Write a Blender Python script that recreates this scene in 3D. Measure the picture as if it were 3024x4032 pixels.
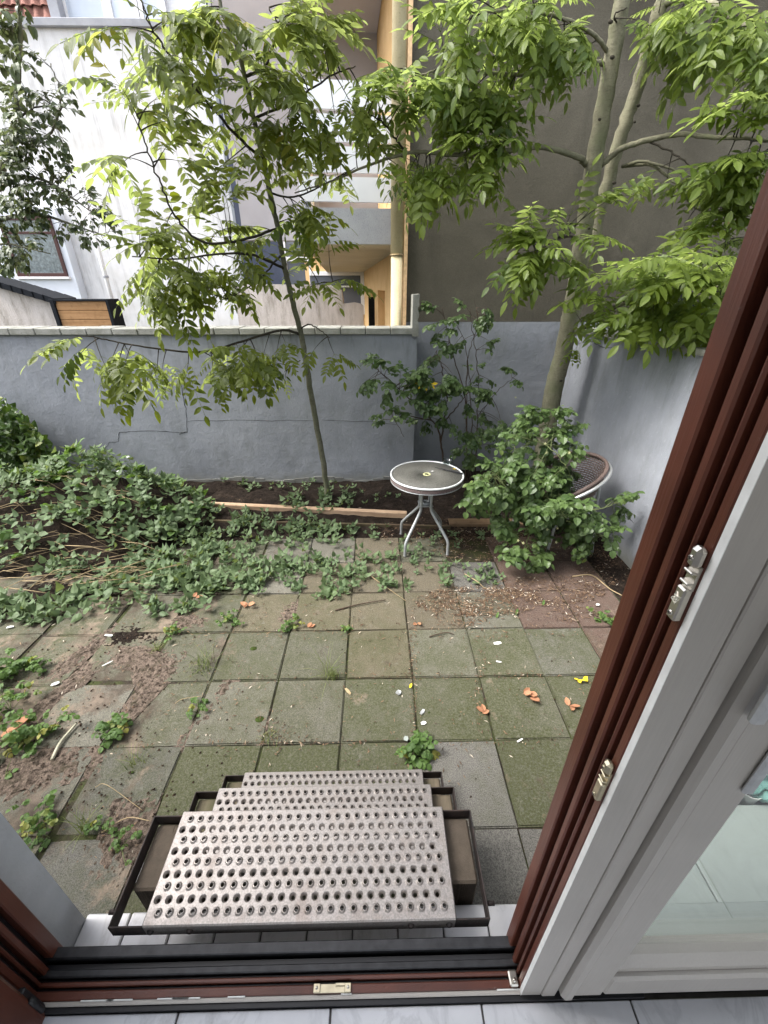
import bpy, bmesh, math, random
import numpy as np
from mathutils import Vector, Matrix, Quaternion
random.seed(7); rng = np.random.default_rng(7)
R = math.radians
S = bpy.context.scene
for o in list(bpy.data.objects): bpy.data.objects.remove(o)

# ------------------------------------------------------------------ camera, world, sun, exposure
F, PITCH, H, YAW = 1649.0, R(28.18), 2.062, R(-1.037)
cam = bpy.data.cameras.new('camera'); camo = bpy.data.objects.new('camera', cam); S.collection.objects.link(camo)
cam.sensor_fit = 'VERTICAL'; cam.sensor_height = 24.0; cam.lens = 24.0 * F / 4032.0
cam.clip_start = 0.02; cam.clip_end = 400
camo.location = (0, 0, H); camo.rotation_euler = (R(90) - PITCH, 0, YAW)
S.camera = camo
S.render.resolution_x, S.render.resolution_y = 768, 1024

SUN_EL, SUN_AZ = 56.0, 262.0            # azimuth the light comes from, degrees from +Y clockwise
W = bpy.data.worlds.new('World'); S.world = W; W.use_nodes = True
nt = W.node_tree; bg = nt.nodes['Background']
sky = nt.nodes.new('ShaderNodeTexSky'); sky.sky_type = 'NISHITA'; sky.sun_disc = False
sky.sun_elevation = R(SUN_EL); sky.sun_rotation = R(SUN_AZ); sky.air_density = 1.0; sky.dust_density = 4.0; sky.ozone_density = 1.0
hs = nt.nodes.new('ShaderNodeHueSaturation'); hs.inputs['Saturation'].default_value = 0.35   # a grey overcast sky
nt.links.new(sky.outputs[0], hs.inputs['Color']); nt.links.new(hs.outputs[0], bg.inputs[0]); bg.inputs[1].default_value = 0.15
sl = bpy.data.lights.new('sun', 'SUN'); sl.energy = 1.3; sl.angle = R(25); sl.color = (1.0, 0.97, 0.92)
so = bpy.data.objects.new('sun', sl); S.collection.objects.link(so)
_d = Vector((math.sin(R(SUN_AZ)) * math.cos(R(SUN_EL)), math.cos(R(SUN_AZ)) * math.cos(R(SUN_EL)), math.sin(R(SUN_EL))))
so.rotation_euler = _d.to_track_quat('Z', 'Y').to_euler(); so.location = (0, 0, 12)
S.view_settings.view_transform = 'Standard'; S.view_settings.look = 'None'
S.view_settings.exposure = 2.0; S.view_settings.gamma = 1.0; S.view_settings.use_curve_mapping = False

# ------------------------------------------------------------------ helpers
def at(x, y, X=None, Y=None, Z=None):
    """point of the place seen at photo pixel (x, y), at a known X, Y or Z"""
    u = (x - 1512) / F; v = (y - 2016) / F; c, s = math.cos(PITCH), math.sin(PITCH)
    d = Vector((u, c - v * s, -s - v * c)); d.rotate(Matrix.Rotation(YAW, 3, 'Z'))
    t = X / d.x if X is not None else Y / d.y if Y is not None else (Z - H) / d.z
    return Vector((0, 0, H)) + t * d
COL = S.collection
def tag(o, label=None, cat=None, group=None, kind=None):
    if label: o['label'] = label
    if cat: o['category'] = cat
    if group: o['group'] = group
    if kind: o['kind'] = kind
    return o
def thing(name, label, cat, loc=(0, 0, 0), rz=0.0, group=None):
    o = bpy.data.objects.new(name, None); COL.objects.link(o); o.location = loc; o.rotation_euler = (0, 0, rz); o.empty_display_size = 0.1
    return tag(o, label, cat, group)
def link(name, me, mat=None, parent=None):
    o = bpy.data.objects.new(name, me); COL.objects.link(o)
    if mat is not None and not me.materials: me.materials.append(mat)
    if parent is not None: o.parent = parent
    return o
class MB:
    """collects shapes into one mesh"""
    def __init__(s): s.v = []; s.f = []; s.smooth = []
    def add(s, vs, fs, smooth=False):
        n = len(s.v); s.v += [tuple(p) for p in vs]; s.f += [tuple(i + n for i in f) for f in fs]; s.smooth += [smooth] * len(fs); return s
    def box(s, lo, hi, bev=0.0, M=None):
        bm = bmesh.new(); bmesh.ops.create_cube(bm, size=1)
        c = [(a + b) / 2 for a, b in zip(lo, hi)]; d = [abs(b - a) for a, b in zip(lo, hi)]
        for v in bm.verts: v.co = Vector((c[i] + v.co[i] * d[i] for i in range(3)))
        if bev > 0: bmesh.ops.bevel(bm, geom=list(bm.edges), offset=min(bev, min(d) * .45), segments=1, affect='EDGES')
        vs = [v.co.copy() for v in bm.verts]
        if M is not None: vs = [M @ v for v in vs]
        bm.verts.index_update(); s.add(vs, [[v.index for v in f.verts] for f in bm.faces]); bm.free(); return s
    def tube(s, pts, rad, n=8, cap=True):
        pts = [Vector(p) for p in pts]; k = len(pts)
        rad = rad if isinstance(rad, (list, tuple)) else [rad] * k
        vs = []; t0 = (pts[1] - pts[0]).normalized(); up = Vector((0, 0, 1)) if abs(t0.z) < .9 else Vector((1, 0, 0))
        a = t0.cross(up).normalized()
        for i, p in enumerate(pts):
            t = (pts[min(i + 1, k - 1)] - pts[max(i - 1, 0)]).normalized()
            a = (a - t * a.dot(t)).normalized(); b = t.cross(a)
            for j in range(n):
                q = 2 * math.pi * j / n; vs.append(p + (a * math.cos(q) + b * math.sin(q)) * rad[i])
        fs = [(i * n + j, i * n + (j + 1) % n, (i + 1) * n + (j + 1) % n, (i + 1) * n + j) for i in range(k - 1) for j in range(n)]
        if cap: fs += [tuple(range(n))[::-1], tuple(range((k - 1) * n, k * n))]
        return s.add(vs, fs, n > 4)
    def lathe(s, prof, n=32, c=(0, 0, 0), closed=False, M=None):
        k = len(prof); vs = []
        for i in range(n):
            q = 2 * math.pi * i / n
            for r, z in prof: vs.append(Vector((c[0] + r * math.cos(q), c[1] + r * math.sin(q), c[2] + z)))
        m = k if closed else k - 1
        fs = [(i * k + j, ((i + 1) % n) * k + j, ((i + 1) % n) * k + (j + 1) % k, i * k + (j + 1) % k) for i in range(n) for j in range(m)]
        if M is not None: vs = [M @ v for v in vs]
        return s.add(vs, fs, True)
    def prism(s, poly, axis, a, b):
        """poly: 2-D outline, extruded along axis (0,1,2) from a to b"""
        def P(p, w):
            q = list(p); q.insert(axis, w); return q
        n = len(poly); vs = [P(p, a) for p in poly] + [P(p, b) for p in poly]
        fs = [(i, (i + 1) % n, n + (i + 1) % n, n + i) for i in range(n)] + [tuple(range(n))[::-1], tuple(range(n, 2 * n))]
        return s.add(vs, fs)
    def quad(s, *p): return s.add(p, [tuple(range(len(p)))])
    def mesh(s, name, fix=True):
        me = bpy.data.meshes.new(name); me.from_pydata(s.v, [], s.f)
        me.polygons.foreach_set('use_smooth', s.smooth)
        if fix:
            bm = bmesh.new(); bm.from_mesh(me); bmesh.ops.recalc_face_normals(bm, faces=bm.faces); bm.to_mesh(me); bm.free()
        me.update(); return me
    def build(s, name, mat, parent=None, fix=True): return link(name, s.mesh(name, fix), mat, parent)
def tris(name, V, T, mat, parent=None, tint=None, smooth=False):
    """fast triangle mesh from arrays"""
    V = np.asarray(V, np.float32); T = np.asarray(T, np.int32)
    me = bpy.data.meshes.new(name); me.vertices.add(len(V)); me.vertices.foreach_set('co', V.ravel())
    me.loops.add(T.size); me.loops.foreach_set('vertex_index', T.ravel())
    me.polygons.add(len(T)); me.polygons.foreach_set('loop_start', np.arange(0, T.size, 3, dtype=np.int32))
    try: me.polygons.foreach_set('loop_total', np.full(len(T), 3, np.int32))
    except Exception: pass
    me.polygons.foreach_set('use_smooth', np.full(len(T), smooth))
    if tint is not None:
        at_ = me.attributes.new('tint', 'FLOAT', 'POINT'); at_.data.foreach_set('value', np.asarray(tint, np.float32))
    me.update(calc_edges=True); me.validate()
    return link(name, me, mat, parent)
def curve(pts, n=10):
    """Catmull-Rom through 3-D points"""
    P = [Vector(p) for p in pts]; P = [P[0] * 2 - P[1]] + P + [P[-1] * 2 - P[-2]]; out = []
    for i in range(1, len(P) - 2):
        for k in range(n):
            t = k / n; a, b, c, d = P[i - 1], P[i], P[i + 1], P[i + 2]
            out.append(.5 * ((2 * b) + (c - a) * t + (2 * a - 5 * b + 4 * c - d) * t * t + (3 * b - a - 3 * c + d) * t ** 3))
    out.append(P[-2]); return out

# ------------------------------------------------------------------ materials
class NT:
    def __init__(s, name):
        s.m = bpy.data.materials.new(name); s.m.use_nodes = True; s.t = s.m.node_tree; s.b = s.t.nodes['Principled BSDF']
        s.pos = s.t.nodes.new('ShaderNodeNewGeometry').outputs['Position']
    def n(s, ty): return s.t.nodes.new(ty)
    def l(s, a, b): s.t.links.new(a, b)
    def mapped(s, sc=(1, 1, 1), rot=(0, 0, 0)):
        m = s.n('ShaderNodeMapping'); m.inputs['Scale'].default_value = sc; m.inputs['Rotation'].default_value = rot; s.l(s.pos, m.inputs[0]); return m.outputs[0]
    def noise(s, scale, detail=5, rough=.55, vec=None, dist=0.0):
        n = s.n('ShaderNodeTexNoise'); n.inputs['Scale'].default_value = scale; n.inputs['Detail'].default_value = detail
        n.inputs['Roughness'].default_value = rough; n.inputs['Distortion'].default_value = dist
        s.l(vec if vec is not None else s.pos, n.inputs['Vector']); return n.outputs['Fac']
    def ramp(s, fac, stops):
        r = s.n('ShaderNodeValToRGB'); e = r.color_ramp.elements
        while len(e) < len(stops): e.new(.5)
        for x, (p, c) in zip(e, stops):
            x.position = p; x.color = (*c, 1) if isinstance(c, (tuple, list)) else (c, c, c, 1)
        s.l(fac, r.inputs[0]); return r.outputs[0]
    def mix(s, fac, a, b, mode='MIX'):
        m = s.n('ShaderNodeMix'); m.data_type = 'RGBA'; m.blend_type = mode
        for sock, v in ((m.inputs[0], fac), (m.inputs[6], a), (m.inputs[7], b)):
            if isinstance(v, bpy.types.NodeSocket): s.l(v, sock)
            elif isinstance(v, (int, float)): sock.default_value = v if sock == m.inputs[0] else (v, v, v, 1)
            else: sock.default_value = (*v, 1)
        return m.outputs[2]
    def math(s, op, a, b=None):
        m = s.n('ShaderNodeMath'); m.operation = op
        for i, v in enumerate((a, b)):
            if v is None: continue
            if isinstance(v, bpy.types.NodeSocket): s.l(v, m.inputs[i])
            else: m.inputs[i].default_value = v
        return m.outputs[0]
    def sep(s, vec=None):
        n = s.n('ShaderNodeSeparateXYZ'); s.l(vec if vec is not None else s.pos, n.inputs[0]); return n.outputs
    def attr(s, name):
        n = s.n('ShaderNodeAttribute'); n.attribute_name = name; return n.outputs['Fac']
    def obj(s): return s.n('ShaderNodeObjectInfo').outputs
    def bump(s, h, dist=.01, strength=1.0, prev=None):
        b = s.n('ShaderNodeBump'); b.inputs['Distance'].default_value = dist; b.inputs['Strength'].default_value = strength
        s.l(h, b.inputs['Height'])
        if prev is not None: s.l(prev, b.inputs['Normal'])
        s.l(b.outputs[0], s.b.inputs['Normal']); return b.outputs[0]
    def done(s, col, rough=.8, spec=.3, metal=0.0):
        for k, v in (('Base Color', col), ('Roughness', rough), ('Specular IOR Level', spec), ('Metallic', metal)):
            if isinstance(v, bpy.types.NodeSocket): s.l(v, s.b.inputs[k])
            else: s.b.inputs[k].default_value = (*v, 1) if isinstance(v, (tuple, list)) else v
        return s.m
def plain(name, c, rough=.7, spec=.3, metal=0.0, var=.25, sc=30, bump=0.0, bsc=120):
    k = NT(name); f = k.noise(sc, 6)
    col = k.ramp(f, [(.25, tuple(x * (1 - var) for x in c)), (.75, tuple(min(1, x * (1 + var)) for x in c))])
    if bump: k.bump(k.noise(bsc, 4), bump)
    return k.done(col, rough, spec, metal)

def m_paver():
    k = NT('concrete_paver'); o = k.obj()
    big = k.noise(2.3, 4, .6); mid = k.noise(11, 6, .65); fine = k.noise(210, 3, .7); grit = k.noise(480, 2, .6)
    base = k.mix(k.ramp(fine, [(.36, 0.0), (.64, 1.0)]), k.mix(1, o['Color'], (.52, .52, .52), 'MULTIPLY'), k.mix(1, o['Color'], (1.5, 1.48, 1.42), 'MULTIPLY'))
    base = k.mix(k.ramp(grit, [(.64, 0.0), (.72, .6)]), base, (.34, .33, .30))
    moss_c = k.mix(fine, (.026, .031, .012), (.078, .083, .038))
    mm = k.math('ADD', k.math('MULTIPLY', big, .9), k.math('MULTIPLY', mid, .6))
    mm = k.math('ADD', mm, k.math('SUBTRACT', o['Alpha'], 1.2))
    moss = k.ramp(mm, [(.0, 0.0), (.5, 1.0)])
    moss = k.math('MULTIPLY', moss, k.ramp(k.noise(90, 4, .7), [(.30, .35), (.60, 1.0)]))
    col = k.mix(moss, base, moss_c)
    col = k.mix(k.ramp(k.noise(24, 8, .8), [(.55, 0.0), (.66, .55)]), col, k.mix(fine, (.085, .082, .066), (.21, .205, .175)))      # worn grit showing through
    x = k.sep()[0]; west = k.ramp(k.math('MULTIPLY', k.math('ADD', x, .7), -1.0), [(.0, 0.0), (.9, .12)])      # soil washed in from the left
    dn = k.noise(4.2, 9, .74)
    dirt = k.ramp(k.math('ADD', dn, west), [(.585, 0.0), (.69, .8)])
    dcol = k.mix(k.ramp(k.noise(2.3, 5, .6), [(.44, 0.0), (.56, 1.0)]), k.mix(fine, (.030, .023, .018), (.085, .064, .048)), k.mix(fine, (.13, .098, .075), (.29, .225, .175)))
    col = k.mix(dirt, col, dcol)
    h = k.math('ADD', k.math('MULTIPLY', fine, .6), k.math('MULTIPLY', k.noise(40, 4), .8))
    k.bump(h, .004)
    return k.done(col, .93, .15)
def m_soil():
    k = NT('dark_soil'); f = k.noise(9, 8, .7); g = k.noise(140, 4, .7)
    col = k.mix(k.ramp(g, [(.35, 0.0), (.7, 1.0)]), (.010, .0075, .006), (.062, .046, .036)); col = k.mix(k.ramp(k.noise(34, 6, .75), [(.46, 0.0), (.60, .8)]), col, (.014, .010, .008))
    col = k.mix(k.ramp(f, [(.5, 0.0), (.75, .6)]), col, (.12, .09, .068))
    k.bump(k.math('ADD', k.noise(45, 6, .75), k.noise(260, 3)), .025)
    return k.done(col, .97, .1)
def m_joint():
    k = NT('mossy_joint_soil'); g = k.noise(120, 4, .7)
    col = k.mix(k.ramp(k.noise(7, 6, .7), [(.42, 0.0), (.58, 1.0)]), k.mix(g, (.014, .011, .009), (.06, .048, .038)), k.mix(g, (.022, .028, .010), (.07, .078, .032)))
    k.bump(g, .006); return k.done(col, .97, .1)
def m_sand():
    k = NT('washed_out_sand'); g = k.noise(300, 4, .7); f = k.noise(14, 6, .7)
    col = k.mix(k.ramp(g, [(.35, 0.0), (.65, 1.0)]), (.07, .052, .042), (.25, .195, .155)); col = k.mix(k.ramp(k.noise(38, 6, .75), [(.48, 0.0), (.60, .92)]), col, (.028, .021, .016)); col = k.mix(k.ramp(f, [(.50, 0.0), (.66, .7)]), col, (.05, .045, .028))
    k.bump(k.math('ADD', k.noise(90, 5, .7), g), .006); return k.done(col, .97, .1)
def m_paint():
    k = NT('grey_painted_render'); z = k.sep()[2]
    f = k.noise(2.2, 6, .6); g = k.noise(24, 5, .6); s = k.noise(5, 6, .65, k.mapped((1.0, 1.0, .35)))
    col = k.ramp(f, [(.3, (.215, .228, .255)), (.7, (.280, .294, .323))])
    col = k.mix(k.ramp(s, [(.50, 0.0), (.78, .55)]), col, (.15, .158, .155))
    col = k.mix(k.ramp(g, [(.60, 0.0), (.74, .5)]), col, (.33, .345, .365)); col = k.mix(k.ramp(k.noise(45, 6, .75), [(.66, 0.0), (.72, .6)]), col, (.14, .145, .15))
    edge = k.math('ADD', z, k.math('MULTIPLY', k.noise(7, 5, .7), .22))
    col = k.mix(k.ramp(edge, [(.13, .85), (.30, 0.0)]), col, (.20, .20, .175))      # splash zone: bare grubby plaster
    wet = k.ramp(k.noise(3, 5, .7, k.mapped((2.4, 2.4, .5))), [(.52, 0.0), (.72, .8)])
    top = k.ramp(z, [(.0, 0.0), (1.0, 1.0)])
    col = k.mix(k.math('MULTIPLY', wet, k.ramp(k.math('DIVIDE', z, 1.75), [(.62, 0.0), (.98, 1.0)])), col, (.115, .12, .115))   # algae run-off below the coping
    b = k.bump(k.math('ADD', k.math('MULTIPLY', k.noise(5, 3), 1.0), k.math('MULTIPLY', k.noise(15, 5, .6, None, .8), .55)), .012, .7)
    k.bump(k.noise(95, 5, .7), .0035, .8, b)
    return k.done(col, .72, .25)
def m_brownwall():
    k = NT('brown_roughcast'); f = k.noise(.9, 8, .66, None, .6); g = k.noise(170, 3, .7)
    col = k.mix(k.ramp(f, [(.36, 0.0), (.64, 1.0)]), (.076, .069, .053), (.132, .121, .095))
    col = k.mix(k.ramp(g, [(.4, 0.0), (.65, .6)]), col, (.070, .063, .048))
    col = k.mix(k.ramp(k.noise(3.0, 8, .75), [(.58, 0.0), (.70, .40)]), col, (.16, .145, .115)); col = k.mix(k.ramp(k.noise(1.6, 6, .7, k.mapped((1.8, 1, .25))), [(.56, 0.0), (.74, .45)]), col, (.045, .040, .032))  # pale patches; dark vertical streaks paint in stains and a shadow patch
    k.bump(k.math('ADD', g, k.math('MULTIPLY', k.noise(30, 4), .7)), .006)
    return k.done(col, .92, .15)
def m_white():
    k = NT('streaked_white_render'); z = k.sep()[2]
    s = k.noise(2.4, 6, .7, k.mapped((1.9, 1.9, .16))); f = k.noise(.8, 5, .6)
    col = k.ramp(k.noise(6, 5), [(.3, (.68, .68, .69)), (.7, (.77, .77, .78))])
    st = k.math('MULTIPLY', k.ramp(s, [(.48, 0.0), (.62, 1.0)]), k.ramp(f, [(.40, .10), (.58, .95)]))
    col = k.mix(k.math('MULTIPLY', st, .42), col, (.17, .165, .15))
    col = k.mix(k.ramp(k.noise(.45, 4), [(.52, 0.0), (.7, .5)]), col, (.50, .48, .42))
    k.bump(k.noise(60, 4), .005); return k.done(col, .85, .2)
def m_palewall():
    k = NT('weathered_pale_stucco'); s = k.noise(3.2, 7, .7, k.mapped((1.6, 1.6, .4)))
    col = k.ramp(s, [(.3, (.26, .235, .20)), (.5, (.50, .46, .43)), (.75, (.62, .58, .56))])
    k.bump(k.noise(40, 5), .01); return k.done(col, .9, .15)
def m_concrete(name, a, b, sc=6):
    k = NT(name); f = k.noise(sc, 7, .65); g = k.noise(90, 4, .7)
    col = k.ramp(f, [(.3, a), (.7, b)]); col = k.mix(k.ramp(g, [(.55, 0.0), (.75, .6)]), col, tuple(x * .45 for x in a))
    k.bump(g, .004); return k.done(col, .9, .15)
def m_metal_tread():
    k = NT('galvanised_tread'); f = k.noise(26, 6, .65); g = k.noise(210, 4, .75)
    col = k.mix(k.ramp(g, [(.40, 0.0), (.60, 1.0)]), (.235, .218, .208), (.345, .318, .302))
    col = k.mix(k.ramp(f, [(.50, 0.0), (.70, .45)]), col, (.235, .195, .175))
    col = k.mix(k.ramp(k.noise(3.1, 6, .7), [(.60, 0.0), (.68, .5)]), col, (.22, .17, .145))
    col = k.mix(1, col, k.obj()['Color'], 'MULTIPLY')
    k.bump(g, .0002); return k.done(col, k.ramp(f, [(.3, .32), (.7, .52)]), .45, .65)
def m_steel():
    k = NT('dark_rusty_steel'); f = k.noise(30, 6, .7)
    col = k.ramp(f, [(.35, (.018, .017, .017)), (.6, (.045, .032, .028)), (.8, (.10, .055, .035))])
    k.bump(k.noise(160, 4), .001); return k.done(col, .6, .35, .25)
def m_endgrain():
    k = NT('weathered_end_grain'); w = k.n('ShaderNodeTexWave'); w.wave_type = 'RINGS'; w.rings_direction = 'Z'
    mp = k.n('ShaderNodeMapping'); k.l(k.n('ShaderNodeTexCoord').outputs['Object'], mp.inputs[0]); mp.inputs['Location'].default_value = (.01, .16, 0)
    w.inputs['Scale'].default_value = 150; w.inputs['Distortion'].default_value = 5.0; w.inputs['Detail'].default_value = 3; k.l(mp.outputs[0], w.inputs[0])
    f = k.noise(24, 6, .7); cr = k.noise(30, 4, .7, k.mapped((2.2, .35, 1), (0, 0, .3)))
    col = k.mix(w.outputs['Fac'], (.085, .068, .052), (.135, .110, .085)); col = k.mix(k.ramp(f, [(.4, 0.0), (.7, .6)]), col, (.060, .048, .038))
    col = k.mix(k.ramp(cr, [(.64, 0.0), (.70, .9)]), col, (.035, .025, .018))
    k.bump(k.math('ADD', k.math('MULTIPLY', w.outputs['Fac'], .4), f), .001); return k.done(col, .9, .15)
def m_wood(name, a, b, axis=0, sc=9, green=0.0):
    k = NT(name); st = [26, 26, 26]; st[axis] = 1.6
    f = k.noise(1.0, 7, .65, k.mapped(tuple(x * sc / 9 for x in st))); g = k.noise(14, 5)
    col = k.ramp(f, [(.3, a), (.7, b)]); col = k.mix(k.ramp(g, [(.5, 0.0), (.75, .5)]), col, tuple(x * .55 for x in a))
    if green: col = k.mix(k.ramp(k.noise(7, 5), [(.45, 0.0), (.7, green)]), col, (.07, .085, .03))
    k.bump(f, .003); return k.done(col, .85, .2)
def leaf_mat(name, a, b, c, trans=.35, rough=.5, spec=.35, tcol=None, back=None, spots=False):
    """a..b: tint range, c: yellowed; tint attribute 0..1 plus per-object variation"""
    k = NT(name); o = k.obj(); t = k.attr('tint'); v = k.math('ADD', k.math('MULTIPLY', t, .7), k.math('MULTIPLY', o['Random'], .3))
    col = k.ramp(v, [(.05, a), (.55, b), (.80, b), (1.0, c)])
    col = k.mix(k.math('MULTIPLY', k.noise(60, 3), .35), col, tuple(x * .45 for x in a))
    if spots: col = k.mix(k.ramp(k.noise(34, 4, .7), [(.66, 0.0), (.72, .8)]), col, (.16, .095, .03))
    if back is not None:
        bf = k.n('ShaderNodeNewGeometry').outputs['Backfacing']; col = k.mix(k.math('MULTIPLY', bf, .6), col, back)
    k.bump(k.noise(130, 2), .0012)
    k.done(col, rough, spec)
    tr = k.n('ShaderNodeBsdfTranslucent'); mx = k.n('ShaderNodeMixShader'); mx.inputs[0].default_value = trans
    hsv = k.n('ShaderNodeHueSaturation'); hsv.inputs['Hue'].default_value = .485; hsv.inputs['Saturation'].default_value = 1.15; hsv.inputs['Value'].default_value = 1.9
    k.l(col, hsv.inputs['Color']); k.l(hsv.outputs[0], tr.inputs['Color'])
    out = [n for n in k.t.nodes if n.type == 'OUTPUT_MATERIAL'][0]
    k.l(k.b.outputs[0], mx.inputs[1]); k.l(tr.outputs[0], mx.inputs[2]); k.l(mx.outputs[0], out.inputs['Surface']); return k.m
def m_bark(name, a, b, m):
    k = NT(name); f = k.noise(16, 7, .7, k.mapped((1, 1, .5))); g = k.noise(60, 5, .7, k.mapped((.5, .5, 1.6)))
    col = k.ramp(f, [(.3, a), (.7, b)]); col = k.mix(k.ramp(g, [(.5, 0.0), (.75, .65)]), col, tuple(x * .5 for x in a))
    col = k.mix(k.ramp(k.noise(4.5, 5), [(.5, 0.0), (.7, .6)]), col, m)
    k.bump(k.math('ADD', f, g), .004); return k.done(col, .9, .15)
def m_pvc(name, c, rough, var):
    k = NT(name); f = k.noise(10, 5); g = k.noise(240, 4, .6, k.mapped((1, 1, .04)))
    col = k.ramp(f, [(.3, tuple(x * (1 - var) for x in c)), (.7, tuple(x * (1 + var) for x in c))]); col = k.mix(k.math('MULTIPLY', g, .35), col, tuple(x * .6 for x in c))
    col = k.mix(k.ramp(k.noise(70, 5, .7), [(.66, 0.0), (.78, .4)]), col, (.25, .23, .21))
    k.bump(g, .0006); return k.done(col, rough, .4)
def m_tile(name, a, b, vein):
    k = NT(name); f = k.noise(5, 5, .6, None, 1.2); v = k.noise(3.2, 6, .6, k.mapped((1.5, .7, 1), (0, 0, .7)), 2.0)
    col = k.ramp(f, [(.3, a), (.7, b)]); col = k.mix(k.ramp(v, [(.50, 0.0), (.545, .55), (.60, 0.0)]), col, vein)
    col = k.mix(k.ramp(k.noise(170, 4, .7), [(.69, 0.0), (.73, .8)]), col, (.05, .045, .04))
    col = k.mix(k.ramp(k.noise(9, 6, .75), [(.56, 0.0), (.75, .45)]), col, (.16, .15, .145))
    return k.done(col, .35, .4)
def m_glass(name, tint, rough=0.0, refl=1.0):
    m = bpy.data.materials.new(name); m.use_nodes = True; t = m.node_tree; t.nodes.clear()
    o = t.nodes.new('ShaderNodeOutputMaterial'); mx = t.nodes.new('ShaderNodeMixShader'); a = t.nodes.new('ShaderNodeBsdfTransparent'); g = t.nodes.new('ShaderNodeBsdfGlossy')
    lw = t.nodes.new('ShaderNodeLayerWeight'); pw = t.nodes.new('ShaderNodeMath'); pw.operation = 'POWER'; pw.inputs[1].default_value = 5.0; t.links.new(lw.outputs['Facing'], pw.inputs[0]); fr = t.nodes.new('ShaderNodeMath'); fr.operation = 'MULTIPLY_ADD'; fr.inputs[1].default_value = .95; fr.inputs[2].default_value = .045; t.links.new(pw.outputs[0], fr.inputs[0]); a.inputs[0].default_value = (*tint, 1); g.inputs['Roughness'].default_value = rough
    t.links.new(fr.outputs[0], mx.inputs[0]); t.links.new(a.outputs[0], mx.inputs[1]); t.links.new(g.outputs[0], mx.inputs[2]); t.links.new(mx.outputs[0], o.inputs[0]); return m
def m_attr(name, stops, rough=.85, spec=.2):
    k = NT(name); return k.done(k.ramp(k.attr('tint'), stops), rough, spec)
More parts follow.
